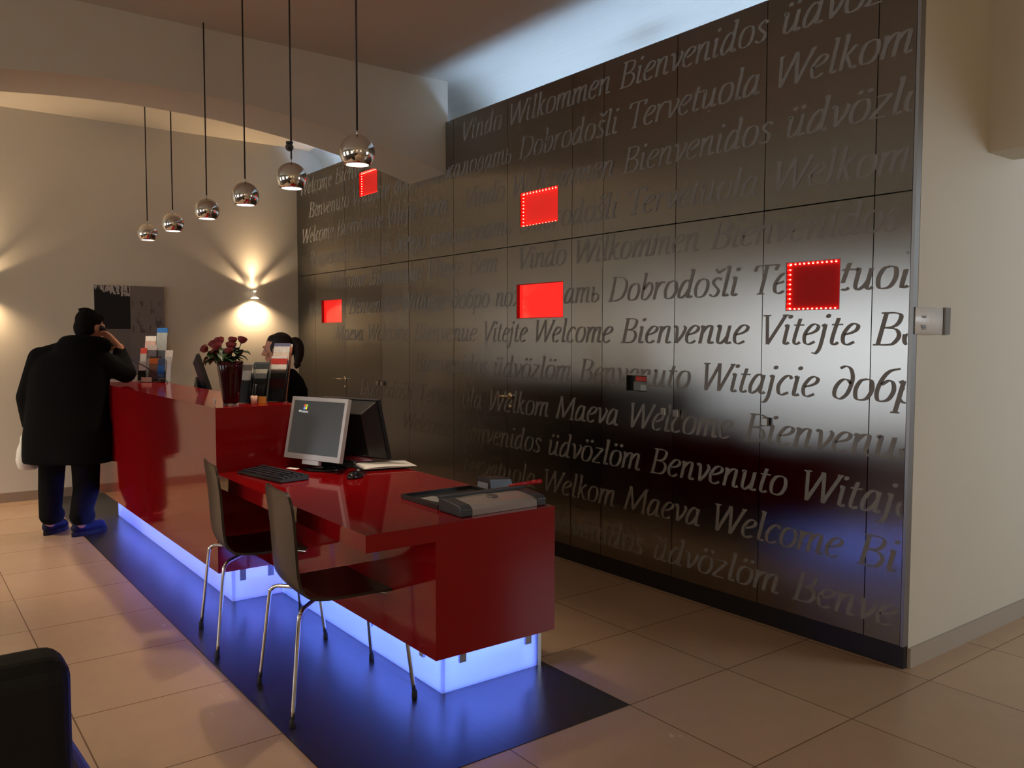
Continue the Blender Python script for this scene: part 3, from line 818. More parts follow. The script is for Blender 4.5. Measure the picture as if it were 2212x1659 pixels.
MB().box((-2.252, -.535, ZB-.007), (-.546, -.048, ZB-.0005)).build('plinth_cap', BLACKPL, dsk)
MB().box((-2.20, -.518, .150), (-.59, -.506, .158)).box((-.573, -.47, .150), (-.565, -.13, .158)).build('light_strip', BLUE, dsk)
for x in (-.68, -1.15, -1.62, -2.05): clip(x-.016, -.560, x+.016, -.5485, dsk)
for y in (-.452, -.105): clip(-.5325, y-.016, -.521, y+.016, dsk)

# ================================================================== CHAIRS
def make_chair():
    t = thing('visitor_chair', 'x', 'chair', (0, 0, 0), group='dark wood chairs in front of the low desk')
    prof = [(.235, .428), (.22, .440), (.18, .449), (.10, .452), (.0, .450), (-.08, .450), (-.14, .455), (-.175, .470), (-.197, .50), (-.207, .55),
            (-.212, .62), (-.217, .70), (-.226, .79), (-.238, .872)]
    wid = [.385, .40, .405, .405, .40, .39, .375, .36, .345, .335, .33, .335, .345, .335]
    def sheet(i0, i1, name):
        th = .011; mb = MB(); P = []; W_ = []
        cp = curve_pts([(a, b_, w_) for (a, b_), w_ in zip(prof, wid)], 4)
        cp = cp[i0*4:i1*4+1]
        n = len(cp); m = 10
        top = []; bot = []
        for i, c in enumerate(cp):
            tt = (cp[min(i+1, n-1)] - cp[max(i-1, 0)]); ty, tz = tt.x, tt.y; L = math.hypot(ty, tz); nn = (tz/L, -ty/L)
            edge = 1.0
            for k in range(m+1):
                u = k/m*2 - 1; w_ = c.z/2
                # rounded corners at the free ends
                f = (i/(n-1))
                rr = .03
                s = f if i0 == 0 else 1 - f
                dist = s * n * .012
                cut = max(0, rr - dist); ww = w_ - (rr - math.sqrt(max(0, rr*rr - cut*cut)))
                bow = .010*(1-u*u) if i1 > 9 else .004*(1-u*u)
                y, z = c.x - bow*(1 if i1 > 9 else 0), c.y - (bow if i1 <= 9 else 0)
                top.append((u*ww, y, z)); bot.append((u*ww, y + nn[0]*-th*-1, z + nn[1]*-th*-1))
        N = len(top); r = m+1; fs = []
        for i in range(n-1):
            for k in range(m):
                a = i*r+k; fs.append((a, a+1, a+r+1, a+r)); fs.append((N+a, N+a+r, N+a+r+1, N+a+1))
            fs.append((i*r, (i+1)*r, N+(i+1)*r, N+i*r)); a = i*r+m; fs.append((a, N+a, N+a+r, a+r))
        for k in range(m):
            fs.append((k, N+k, N+k+1, k+1)); a = (n-1)*r+k; fs.append((a, a+1, N+a+1, N+a))
        mb.add(top+bot, fs, True)
        o = mb.build(name, WENGE, t); md = o.modifiers.new('es', 'EDGE_SPLIT'); md.split_angle = .9
        return o
    sheet(0, 7, 'seat'); sheet(7, 13, 'backrest')
    for sx in (-1, 1):
        for sy in (-1, 1):
            p = [(sx*.075, sy*.10, .432), (sx*.15, sy*.165, .431), (sx*.178, sy*.190, .428), (sx*.194, sy*.205, .415), (sx*.201, sy*.213, .39), (sx*.215, sy*.232, .20), (sx*.229, sy*.25, .03)]
            leg = MB().tube(curve_pts(p, 5), .0085, 10).build('leg', CHROME2, t)
            MB().lathe([(.011, .002), (.012, .006), (.011, .032), (.0088, .036)], c=(sx*.230, sy*.251, 0), n=12).build('rubber_foot', RUBBER, leg)
    MB().box((-.08, -.11, .426), (.08, .11, .438)).build('mounting_plate', STEEL, t)
    return t
ch = make_chair()
ch.location = (-.822, -.885, 0); ch.rotation_euler.z = math.radians(-5.5); ch['label'] = 'dark wood chair nearest the camera, its seat wholly in view'
c2 = copy_tree(ch); c2.location = (-1.66, -.885, 0); c2.rotation_euler.z = math.radians(-8); c2['label'] = 'dark wood chair farther back, half hidden behind the nearer chair'

# armchair in the corner of the photo
ac = thing('armchair', 'black leather armchair cut by the lower left corner of the photo', 'armchair', (-.05, -2.40, 0))
def rbox(mb, a, b_): return mb.box(a, b_)
def cush(name, a, b_, m_, bev):
    return MB().box(a, b_).build(name, m_, ac, bevel=bev, seg=5)
cush('backrest', (.130, -2.84, .12), (.295, -2.026, .757), LEATHER, .05)
MB().hexa([(-.46, -2.14, .12), (.20, -2.14, .12), (.20, -1.955, .12), (-.46, -1.955, .12), (-.46, -2.14, .37), (.20, -2.14, .445), (.20, -1.955, .445), (-.46, -1.955, .37)]).build('armrest', LEATHERB, ac, bevel=.06, seg=5)
MB().hexa([(-.46, -2.91, .12), (.20, -2.91, .12), (.20, -2.725, .12), (-.46, -2.725, .12), (-.46, -2.91, .37), (.20, -2.91, .445), (.20, -2.725, .445), (-.46, -2.725, .37)]).build('armrest', LEATHERB, ac, bevel=.06, seg=5)
cush('seat', (-.44, -2.72, .14), (.13, -2.145, .35), LEATHER, .05)
for x in (-.40, .20):
    for y in (-2.78, -2.07):
        MB().lathe([(.022, 0), (.022, .14)], c=(x, y, 0), n=14).build('leg', STEEL, ac)

# ================================================================== THINGS ON THE LOW DESK
def monitor(name, label, cx, cy, zc, wdt, hgt, yaw, tilt, bezel, screen, base_z, deep=.05, stand=True, group=None, base=True):
    """screen faces local -y"""
    t = thing(name, label, 'monitor', (cx, cy, base_z), yaw, group=group)
    Rm = Matrix.Translation((0, 0, zc - base_z)) @ Matrix.Rotation(-tilt, 4, 'X')
    W2, H2 = wdt/2, hgt/2; bz = .020
    def lb(mb, a, b_): return mb.box(a, b_, Rm)
    f = MB()
    lb(f, (-W2, -.012, -H2), (-W2+bz, .012, H2)); lb(f, (W2-bz, -.012, -H2), (W2, .012, H2))
    lb(f, (-W2+bz, -.012, H2-bz), (W2-bz, .012, H2)); lb(f, (-W2+bz, -.012, -H2), (W2-bz, .012, -H2+bz*1.4))
    fo = f.build('bezel', bezel); fo.parent = t
    s = MB(); lb(s, (-W2+bz, -.006, -H2+bz*1.4), (W2-bz, .004, H2-bz)); so = s.build('screen', screen); so.parent = t
    h = MB()
    p = [Rm @ Vector(q) for q in ((-W2+.004, .0125, -H2+.004), (W2-.004, .0125, -H2+.004), (W2-.05, deep, -H2+.05), (-W2+.05, deep, -H2+.05),
                                  (-W2+.004, .0125, H2-.004), (W2-.004, .0125, H2-.004), (W2-.05, deep, H2-.05), (-W2+.05, deep, H2-.05))]
    h.hexa(p); ho = h.build('housing', BLACKPL, bevel=.004); ho.parent = t
    if stand:
        st = MB(); n0 = Rm @ Vector((0, deep-.01, -.02)); z0 = .012
        st.tube([n0, (0, deep+.03, (zc-base_z)*.45), (0, deep+.02, z0)], [.03, .028, .032], 12)
        sto = st.build('stand', BLACKPL); sto.parent = t
        bs = MB().lathe([(.115, 0), (.118, .004), (.112, .012), (.05, .02)], c=(0, deep+.0, .0005), n=32).build('base', BLACKGL); bs.parent = t
    return t, Rm
SCREENM = mat('dark_screen', (.006,.006,.006), .3, spec=.25, emit=(.036, .032, .028), estr=1.0)
yawm = math.atan2(.133, .388)
m1, R1 = monitor('desk_monitor', 'silver framed flat monitor facing the chairs, a small logo on its dark screen', -1.715, -.560, .992, .41, .325, yawm, .21, SILVER, SCREENM, ZT)
lw = 1
# floating logo on the screen: four coloured panes over white lettering
def on_screen(name, quads, col):
    mb = MB()
    for q in quads: mb.add([R1 @ Vector((x, -.0068, z)) for x, z in q], [tuple(range(len(q)))])
    o = mb.build(name, emitter('scr_' + name, col, 1.0)); o.parent = m1; return o
lx, lz = -.128, .098; s = .0125
def pane(i, j):
    x = lx + .010 + i*s*1.08 + j*.004; z = lz + j*s*1.08
    return [(x, z), (x+s, z-.002), (x+s+.0035, z+s-.002), (x+.0035, z+s)]
on_screen('logo_red', [pane(0, 1)], (.75, .12, .04)); on_screen('logo_green', [pane(1, 1)], (.35, .55, .05))
on_screen('logo_blue', [pane(0, 0)], (.12, .25, .75)); on_screen('logo_yellow', [pane(1, 0)], (.85, .70, .06))
fc = bpy.data.curves.new('txt', 'FONT'); fc.body = 'Windows'; fc.size = .0185; fc.extrude = 0
to = bpy.data.objects.new('txt', fc); COL.objects.link(to)
dg = bpy.context.evaluated_depsgraph_get(); me = bpy.data.meshes.new_from_object(to.evaluated_get(dg)); bpy.data.objects.remove(to)
me.transform(R1 @ Matrix.Translation((lx-.022, -.0069, lz-.018)) @ Matrix.Rotation(PI/2, 4, 'X')); me.materials.clear(); me.materials.append(emitter('scr_text', (.8, .8, .78), 1.0))
to = mesh_obj('logo_text', me); to.parent = m1
nb = MB().box((-.06, -.014, -.186), (.06, .006, -.164), R1).build('lower_tab', SILVER); nb.parent = m1
m2, R2 = monitor('back_to_back_monitor', 'black monitor behind the silver one, its back turned to it', -1.812, -.292, .975, .42, .335, yawm + PI, .26, BLACKPL, mat('black_screen', (.01, .01, .012), .15), ZT, deep=.10)

kb = thing('keyboard', 'black keyboard in front of the silver monitor', 'keyboard', (-1.655, -.825, ZT), math.radians(8.5))
def lbuild(mb, name, m_, parent, **k): o = mb.build(name, m_, **k); o.parent = parent; return o
KW, KD = .42, .155
lbuild(MB().hexa([(-KW/2, -KD/2, .001), (KW/2, -KD/2, .001), (KW/2, KD/2, .001), (-KW/2, KD/2, .001), (-KW/2, -KD/2, .012), (KW/2, -KD/2, .012), (KW/2, KD/2, .026), (-KW/2, KD/2, .026)]), 'body', BLACKPL, kb, bevel=.003)
ks = MB(); rr = [15, 15, 14, 13, 9]
for r_ in range(5):
    n = rr[r_]; y0 = KD/2 - .022 - r_*.026; x0_ = -KW/2 + .012; x1_ = KW/2 - .012; dx = (x1_-x0_)/n
    zz = .012 + (y0 + KD/2)/KD*.014
    for i in range(n):
        if r_ < 4 and abs(i - n*.78) < .5: continue
        ks.box((x0_+i*dx+.0015, y0-.0095, zz-.002), (x0_+(i+1)*dx-.0015, y0+.0095, zz+.0065))
lbuild(ks, 'keys', mat('key_black', rgb((40, 46, 56)), .35), kb)
cdm = tag(MB().box((-.035, -.012, 0), (.035, .012, .001)).build('card', WHITEP), 'white card lying on the back edge of the keyboard', 'card')
cdm.location = (-1.627, -.730, ZT + .0345); cdm.rotation_euler = (.09, 0, .35)
ms = thing('mouse', 'black computer mouse beside the foot of the silver monitor', 'mouse', (-1.375, -.515, ZT), .5)
mb = MB(); mb.ell((0, 0, .008), (.032, .055, .027)); bm_ = lbuild(mb, 'shell', BLACKGL, ms)
for v in bm_.data.vertices: v.co.z = max(v.co.z, .0008)
lbuild(MB().lathe([(.001, -.004), (.009, -.004), (.009, .004), (.001, .004)], n=14, m=Matrix.Translation((0, .028, .030)) @ Matrix.Rotation(PI/2, 4, 'Y')), 'wheel', GREYPL, ms)
cb = [(-1.40, -.47, ZT+.006), (-1.44, -.42, ZT+.004), (-1.55, -.40, ZT+.004), (-1.68, -.385, ZT+.004)]
tag(MB().tube(curve_pts(cb, 6), .0022, 6).build('mouse_cable', RUBBER), 'thin black cable running from the mouse towards the monitor foot', 'cable')

fo = tag(MB().box((-.15, -.12, 0), (.15, .12, .012)).build('folder', FOLDER, bevel=.002), 'black folder lying under the white spiral notebook', 'folder')
fo.location = (-1.64, -.235, ZT + .0005); fo.rotation_euler.z = 1.35
nbk = thing('notebook', 'open white spiral notebook on the black folder', 'notebook', (-1.585, -.235, ZT+.0125), 1.35)
pg = MB(); n = 10
vs_ = []
for i in range(n+1):
    u = i/n; x = -.14 + .28*u; z = .002 + .010*math.sin(PI*u)*(1-u)
    vs_ += [(x, -.105, z), (x, .105, z)]
N_ = len(vs_)
fs_ = [(2*i, 2*i+2, 2*i+3, 2*i+1) for i in range(n)]
pg.add(vs_, fs_, True); pg.box((-.14, -.105, 0), (.14, .105, .002))
lbuild(pg, 'pages', WHITEP, nbk)
sp_ = MB()
for i in range(16):
    y = -.098 + .0131*i
    sp_.tube([(-.142 + .006*math.cos(a*PI/4), y, .004 + .006*math.sin(a*PI/4)) for a in range(9)], .0008, 5)
lbuild(sp_, 'spiral', STEEL, nbk)

# paper trimmer at the end of the desk
tr = thing('paper_trimmer', 'grey paper trimmer with a pale sloping plate at the end of the low desk', 'paper trimmer', (-.40, -.39, ZT))
def wb(name, mb, m_, parent, **k): return mb.build(name, m_, parent, **k)
z = ZT + .001
prof_b = [(-.475, z), (-.312, z), (-.312, z+.030), (-.335, z+.042), (-.475, z+.055)]
wb('end_block', MB().prism([(a, b_) for a, b_ in prof_b], 'y', -.600, -.545), DGREY, tr, bevel=.004)
wb('end_block', MB().prism([(a, b_) for a, b_ in prof_b], 'y', -.225, -.180), DGREY, tr, bevel=.004)
wb('plate', MB().prism([(-.455, z), (-.316, z), (-.316, z+.024), (-.345, z+.036), (-.455, z+.047)], 'y', -.545, -.225), mat('pale_plate', rgb((150, 142, 136)), .35), tr)
wb('rail', MB().box((-.480, -.600, z+.048), (-.452, -.180, z+.060)), DGREY, tr, bevel=.003)
wb('carriage', MB().lathe([(.002, 0), (.024, 0), (.022, .006), (.002, .007)], m=Matrix.Translation((-.405, -.385, z+.0405)) @ Matrix.Rotation(.105, 4, 'Y'), n=20), mat('smoke', rgb((96, 92, 90)), .4), tr)
ty = thing('paper_tray', 'shallow black tray of paper slips behind the paper trimmer', 'tray', (-.63, -.40, ZT))
wb('tray_base', MB().box((-.79, -.585, z), (-.495, -.235, z+.004)), BLACKPL, ty)
wb('tray_rim', MB().box((-.79, -.59, z), (-.785, -.235, z+.018)).box((-.79, -.59, z), (-.495, -.585, z+.018)).box((-.79, -.235, z), (-.495, -.23, z+.018)), BLACKPL, ty)
for (x, y, r_, a, b_, lab) in ((-.66, -.50, .1, .06, .035, 'small grey paper slip at the left end of the black tray'), (-.62, -.42, .05, .07, .03, 'grey paper slip in the middle of the black tray'), (-.62, -.315, .0, .09, .06, 'larger cream paper slip at the right end of the black tray')):
    p_ = tag(MB().box((-a, -b_, 0), (a, b_, .0015)).build('paper_slip', mat('cream_paper', rgb((206, 196, 172)), .7) if 'cream' in lab else mat('grey_paper', rgb((140, 140, 138)), .7)), lab, 'paper', 'paper slips in the tray')
    p_.location = (x, y, z+.0045); p_.rotation_euler.z = r_
bx = thing('tape_dispenser', 'black box shaped desk device with a grey end behind the paper trimmer', 'desk device', (-.70, -.16, ZT))
wb('body', MB().hexa([(-.76, -.215, z), (-.655, -.215, z), (-.655, -.085+.0, z), (-.76, -.085, z), (-.76, -.215, z+.062), (-.665, -.215, z+.062), (-.665, -.095, z+.052), (-.76, -.095, z+.052)]), BLACKPL, bx, bevel=.003)
wb('end_plate', MB().box((-.752, -.219, z+.006), (-.672, -.2155, z+.040)), GREYPL, bx)
rp = thing('red_marker', 'red marker pen lying across the right end of the paper trimmer', 'pen', (-.44, -.19, ZT+.06))
wb('barrel', MB().tube([(-.455, -.265, z+.068), (-.430, -.165, z+.074)], [.004, .0085], 12), mat('red_plastic', (.45, .006, .012), .35), rp)
wb('cap', MB().tube([(-.430, -.165, z+.074), (-.418, -.120, z+.0765)], [.0095, .0095], 12), mat('red_plastic', (0, 0, 0)), rp)

# ================================================================== THINGS ON THE TALL COUNTER
VZ = ZC + .001
vx, vy = -2.045, -.893
va = thing('flower_vase', 'dark red glass vase holding the roses', 'vase', (vx, vy, VZ))
VG = mat('dark_red_glass', (.030, .0012, .003), .08, spec=.35, coat=.0)
wb('body', MB().lathe([(.038, .010), (.041, .02), (.050, .09), (.060, .16), (.066, .205), (.065, .228), (.062, .228), (.063, .205), (.057, .16), (.047, .09), (.036, .025), (.002, .024)], c=(vx, vy, VZ), n=36, cap=False), VG, va)
wb('foot', MB().lathe([(.002, 0), (.039, 0), (.041, .004), (.038, .010), (.002, .010)], c=(vx, vy, VZ), n=36, cap=False), ACRYL, va)

def rose_mesh():
    mb = MB()
    mb.ell((0, 0, .018), (.0125, .0125, .019), nu=12, nv=8)
    for ring, (n, r0, h, flare) in enumerate(((3, .0125, .038, -.15), (4, .0165, .037, .05), (5, .0200, .033, .32))):
        for i in range(n):
            a0 = 2*PI*i/n + ring*.7; da = 2*PI/n*.66
            P = []
            for u in range(7):
                for v in range(7):
                    tu = u/6*2-1; tv = v/6
                    belly = math.sin(min(1.0, tv*1.55)*PI/2)
                    rr_ = .004 + r0*belly*(1 - .10*tv*tv*(1-flare)) + flare*.012*max(0, tv-.6)**1.5*4
                    z_ = h*tv*(1 - .13*tu*tu) - max(0, flare)*.010*max(0, tv-.75)
                    a = a0 + tu*da*(.62 + .38*math.sin(PI*min(1, tv+.25)*.75))
                    P.append((rr_*math.cos(a), rr_*math.sin(a), z_ - .002))
            fs = []
            for u in range(6):
                for v in range(6):
                    k = u*7+v; fs.append((k, k+7, k+8, k+1))
            mb.add(P, fs, True)
    for i in range(5):
        a = 2*PI*i/5
        mb.add([(.003*math.cos(a-.4), .003*math.sin(a-.4), -.004), (.003*math.cos(a+.4), .003*math.sin(a+.4), -.004), (.020*math.cos(a), .020*math.sin(a), .006)], [(0, 1, 2)])
    return mb.mesh('bloom', ROSEM)
def leaf_mesh():
    mb = MB(); P = []
    for i in range(9):
        t = i/8; w_ = .027*math.sin(PI*t)**.8*(1-.25*t); x = .075*t; z_ = .012*math.sin(PI*t) - .018*t*t
        for u in (-1, -.5, 0, .5, 1): P.append((x, u*w_, z_ - .006*(1-abs(u)) + .0))
    fs = []
    for i in range(8):
        for u in range(4):
            k = i*5+u; fs.append((k, k+5, k+6, k+1))
    mb.add(P, fs, True)
    return mb.mesh('leaf', LEAFM)
RM, LM = rose_mesh(), leaf_mesh()
roses = [((-2.145, -.985, 1.396), 'leftmost rose, hanging lowest at the edge of the vase'), ((-2.120, -.949, 1.418), 'second rose from the left in the vase'),
         ((-2.103, -.926, 1.432), 'rose left of the gap between the two groups of blooms'), ((-2.064, -.873, 1.440), 'tall rose just right of the gap in the bouquet'),
         ((-2.035, -.835, 1.440), 'topmost rose at the right end of the bouquet'), ((-2.068, -.880, 1.408), 'rose tucked below the tall one right of the gap'),
         ((-2.111, -.941, 1.380), 'low rose in front, on the left half of the bouquet'), ((-2.052, -.895, 1.380), 'low rose half hidden by leaves above the vase rim'),
         ((-2.088, -.940, 1.405), 'small rose at the back of the left group')]
for i, (p, lab) in enumerate(roses):
    t = thing('rose', lab, 'rose', (vx + (p[0]-vx)*.15, vy + (p[1]-vy)*.15, VZ+.10), group='red roses in the vase')
    P = Vector(p); b0 = Vector((vx + (P.x-vx)*.10, vy + (P.y-vy)*.10, VZ+.05)); md = Vector((vx + (P.x-vx)*.50, vy + (P.y-vy)*.50, VZ+.235))
    pts = curve_pts([b0, md, P], 6)
    MB().tube(pts, .0022, 6).build('stem', STEMM, t)
    d = (P - md).normalized(); q = d.to_track_quat('Z', 'Y')
    bl = mesh_obj('bloom', RM); bl.matrix_world = Matrix.Translation(P - d*.006) @ q.to_matrix().to_4x4() @ Matrix.Rotation(i*1.3, 4, 'Z') @ Matrix.Scale(1.0 + .08*((i*7) % 3 - 1), 4); bpy.context.view_layer.update(); mw = bl.matrix_world.copy(); put(bl, t); bl.matrix_world = mw
    for k in range(5):
        f = (.50, .58, .66, .76, .86)[k]; c = pts[int(f*(len(pts)-1))]; a = i*2.4 + k*1.9
        lf = mesh_obj('leaf', LM); mw = Matrix.Translation(c) @ Matrix.Rotation(a, 4, 'Z') @ Matrix.Rotation(-.35 + .22*k, 4, 'Y') @ Matrix.Scale(.80 + .14*((i+k) % 3), 4)
        put(lf, t); lf.matrix_world = mw
for (c, az, el, sc_, lab) in (((-2.03, -.865, 1.375), .55, -.30, 1.15, 'broad green leaf sprig reaching out to the right of the roses'), ((-2.10, -.96, 1.345), -2.2, .25, .9, 'green leaf sprig drooping at the left rim of the vase')):
    t = thing('leaf_sprig', lab, 'leaf', c, group='leaf sprigs in the vase')
    MB().tube(curve_pts([(vx, vy, VZ+.12), (vx + (c[0]-vx)*.6, vy + (c[1]-vy)*.6, VZ+.23), c], 5), .0018, 6).build('stem', STEMM, t)
    for k in range(3):
        lf = mesh_obj('leaf', LM); mw = Matrix.Translation(c) @ Matrix.Rotation(az + (k-1)*.8, 4, 'Z') @ Matrix.Rotation(el, 4, 'Y') @ Matrix.Scale(sc_*(1 if k == 1 else .8), 4)
        put(lf, t); lf.matrix_world = mw

# clear leaflet holders and their leaflets: leaning back towards -x
def holder(x, y, wd, h, yaw, label, lean=.22, depth=.035, grp='clear leaflet holders on the counter'):
    t = thing('leaflet_holder', label, 'holder', (x, y, VZ), yaw, group=grp)
    def L(mb, name, m_): o = mb.build(name, m_); o.parent = t; return o
    S = Matrix.Identity(4); S[1][2] = math.tan(lean)      # shear: the back leans away
    th = .0025
    L(MB().box((-wd/2, depth, .0), (wd/2, depth+th, h), S), 'back', ACRYL)
    L(MB().box((-wd/2, 0, .0), (wd/2, th, h*.62), S), 'front', ACRYL)
    L(MB().box((-wd/2, th, .0), (-wd/2+th, depth, h*.80), S).box((wd/2-th, th, .0), (wd/2, depth, h*.80), S), 'sides', ACRYL)
    L(MB().box((-wd/2, 0, 0), (wd/2, depth+th+.03, th)), 'foot', ACRYL)
    return t, S
def leaflet_mat(name, cols):
    """printed leaflet: bands of colour from bottom to top (object z 0..1 generated)"""
    m = bpy.data.materials.new(name); m.use_nodes = True; nt = m.node_tree; b = nt.nodes['Principled BSDF']; b.inputs['Roughness'].default_value = .45
    tc = nt.nodes.new('ShaderNodeTexCoord'); sp = nt.nodes.new('ShaderNodeSeparateXYZ'); nt.links.new(tc.outputs['Generated'], sp.inputs[0])
    cr = nt.nodes.new('ShaderNodeValToRGB'); cr.color_ramp.interpolation = 'CONSTANT'
    while len(cr.color_ramp.elements) > 1: cr.color_ramp.elements.remove(cr.color_ramp.elements[-1])
    for i, (pos, c) in enumerate(cols):
        e = cr.color_ramp.elements[0] if i == 0 else cr.color_ramp.elements.new(pos)
        e.position = pos; e.color = (*rgb(c), 1)
    nz = nt.nodes.new('ShaderNodeTexNoise'); nz.inputs['Scale'].default_value = 9; nt.links.new(tc.outputs['Generated'], nz.inputs['Vector'])
    mx = nt.nodes.new('ShaderNodeMixRGB'); mx.blend_type = 'MULTIPLY'; mx.inputs[0].default_value = .5
    nt.links.new(sp.outputs['Z'], cr.inputs[0]); nt.links.new(cr.outputs[0], mx.inputs[1]); nt.links.new(nz.outputs['Fac'], mx.inputs[2])
    m2_ = nt.nodes.new('ShaderNodeMixRGB'); m2_.blend_type = 'ADD'; m2_.inputs[0].default_value = .12
    nt.links.new(mx.outputs[0], m2_.inputs[1]); nt.links.new(cr.outputs[0], m2_.inputs[2])
    nt.links.new(m2_.outputs[0], b.inputs['Base Color'])
    return m
nleaf = [0]
def leaflet(x, y, z, wd, h, yaw, lean, cols, label, th=.006, group='leaflets on the counter'):
    nleaf[0] += 1
    S = Matrix.Identity(4); S[1][2] = math.tan(lean)
    mb = MB().box((-wd/2, 0, 0), (wd/2, th, h), S)
    o = mb.build('leaflet', leaflet_mat('leaflet_print_%d' % nleaf[0], cols)); o.location = (x, y, z); o.rotation_euler.z = yaw
    return tag(o, label, 'leaflet', group)
GR, DK, WH, RD, OR, BL, PK = (150, 154, 160), (66, 72, 80), (215, 214, 212), (188, 60, 52), (214, 150, 120), (48, 120, 200), (232, 196, 182)
YW = math.radians(42)
hd = [(-2.118, -.815, .080, .205, 'leaning clear holder of grey leaflets right beside the vase'), (-2.12, -.735, .098, .215, 'middle clear holder with dark topped leaflets'),
      (-2.10, -.640, .108, .285, 'tallest clear holder, with the red and white leaflets in front of the receptionist')]
for x, y, wd, h, lab in hd: holder(x, y, wd, h, YW, lab, lean=.28)
def inh(i, off, wd, h, cols, lab, dz=.004, sx=0.0):
    x, y = hd[i][0], hd[i][1]; c, s_ = math.cos(YW), math.sin(YW)
    leaflet(x - s_*off + c*sx, y + c*off + s_*sx, VZ+dz, wd, h, YW, .28, cols, lab)
inh(0, .006, .070, .200, [(0, GR), (.5, (150, 148, 146)), (.85, (96, 88, 84))], 'grey leaflet in the holder beside the vase')
inh(0, .016, .070, .207, [(0, WH), (.9, (170, 172, 170))], 'pale leaflet behind the grey one beside the vase')
inh(1, .006, .088, .205, [(0, (150, 152, 158)), (.45, (96, 98, 104)), (.75, (180, 182, 170)), (.86, DK)], 'leaflet with a dark head in the middle holder')
inh(1, .018, .088, .214, [(0, DK), (.92, (84, 92, 100))], 'taller dark leaflet at the back of the middle holder')
inh(2, .005, .095, .245, [(0, (110, 106, 108)), (.3, (160, 70, 66)), (.5, (190, 170, 165)), (.72, WH), (.82, RD), (.95, WH)], 'white leaflet with a red band in the tallest holder')
inh(2, .020, .095, .318, [(0, GR), (.7, (214, 200, 190)), (.84, WH), (.94, (110, 112, 150))], 'tall white leaflet rising above the others before the receptionist')
inh(2, .030, .090, .312, [(0, (120, 70, 50)), (.85, (190, 120, 90)), (.95, WH)], 'brown edged leaflet leaning behind the tallest white one', sx=.012)
pen = thing('pen_pot', 'small pot of pens between the clear leaflet holders', 'pot', (-2.03, -.775, VZ))
wb('pot', MB().lathe([(.002, 0), (.016, 0), (.018, .045), (.016, .045), (.014, .003), (.002, .003)], c=(-2.03, -.775, VZ), n=18, cap=False), mat('pale_pot', rgb((210, 170, 150)), .3), pen)
tag(MB().tube([(-2.03, -.778, VZ+.006), (-2.028, -.764, VZ+.105)], .004, 8).build('pen', BLACKPL), 'black pen standing in the small pot', 'pen')
tag(MB().box((-.022, -.0015, 0), (.022, .0015, .038)).build('note_card', mat('yellow_card', rgb((200, 140, 50)), .6)), 'small yellow card at the foot of the middle holder', 'card').location = (-2.045, -.725, VZ)
bpy.data.objects['note_card'].rotation_euler.z = YW
tag(MB().tube([(-2.098, -.960, VZ+.004), (-2.098, -.960, VZ+.034)], [.005, .004], 8).build('pen_stub', WHITEPL), 'short white stick standing left of the vase foot', 'stub')

# leaflet rack at the left end
rk = thing('leaflet_rack', 'clear stepped leaflet rack at the far left end of the tall counter', 'rack', (-4.60, -.665, VZ), math.radians(52), group=None)
def RL(mb, name, m_): o = mb.build(name, m_); o.parent = rk; return o
S = Matrix.Identity(4); S[1][2] = math.tan(.20)
RL(MB().box((-.11, .06, 0), (.11, .063, .30), S).box((-.11, .0, .0), (-.1075, .06, .17), S).box((.1075, .0, .0), (.11, .06, .17), S), 'back', ACRYL)
RL(MB().box((-.11, .0, 0), (.11, .0025, .09), S), 'front', ACRYL)
RL(MB().box((-.11, 0, 0), (.11, .15, .003)), 'foot', ACRYL)
yr = math.radians(52)
def inr(sx, off, dz, wd, h, cols, lab, lean=.20):
    c, s_ = math.cos(yr), math.sin(yr)
    leaflet(-4.60 + c*sx - s_*off, -.665 + s_*sx + c*off, VZ+dz, wd, h, yr, lean, cols, lab, group='leaflets in the left rack')
inr(-.045, .045, .03, .085, .33, [(0, WH), (.7, PK), (.88, (250, 248, 240))], 'tall white topped pinkish leaflet in the left rack')
inr(.042, .049, .03, .085, .395, [(0, (90, 96, 110)), (.55, (180, 190, 190)), (.90, BL)], 'tallest leaflet of the left rack, with a blue head')
inr(-.025, .030, .02, .08, .27, [(0, GR), (.6, (110, 108, 116)), (.85, (214, 208, 204))], 'grey leaflet in the second row of the left rack')
inr(-.085, .022, .02, .05, .245, [(0, WH), (.82, (226, 84, 70))], 'slim white leaflet with a red head at the left side of the rack')
inr(.010, .016, .01, .085, .190, [(0, (96, 60, 66)), (.45, (120, 84, 70)), (.7, (190, 100, 40)), (.92, (60, 44, 44))], 'brown and orange picture leaflet in front in the left rack')
inr(.064, .014, .01, .055, .170, [(0, (100, 120, 170)), (.3, (40, 96, 180)), (.7, (60, 80, 120))], 'blue leaflet in the front row of the left rack')
inr(.118, .020, .003, .060, .245, [(0, (206, 212, 220)), (.8, (240, 238, 236))], 'big white leaflet leaning at the right side of the left rack')
inr(.125, .004, .003, .045, .170, [(0, (198, 206, 216)), (.9, WH)], 'short white leaflet leaning in front of the big white one')
inr(-.080, .004, .01, .060, .150, [(0, WH), (.3, (176, 172, 176))], 'pale leaflet at the front left of the left rack')
inr(-.030, -.018, .003, .080, .035, [(0, (200, 206, 204)), (.8, WH)], 'low stack of white cards in front of the left rack', lean=.02)

# reception monitor seen from behind
m3, R3 = monitor('reception_monitor', 'black monitor behind the tall counter, left of the roses, seen from its side', -4.02, -.43, 1.195, .40, .30, math.radians(163), .30, BLACKPL, mat('black_screen', (0, 0, 0)), .75, deep=.05)
bdg = MB().box((.07, .051, -.035), (.11, .0525, -.027), R3).build('badge', SILVER); bdg.parent = m3

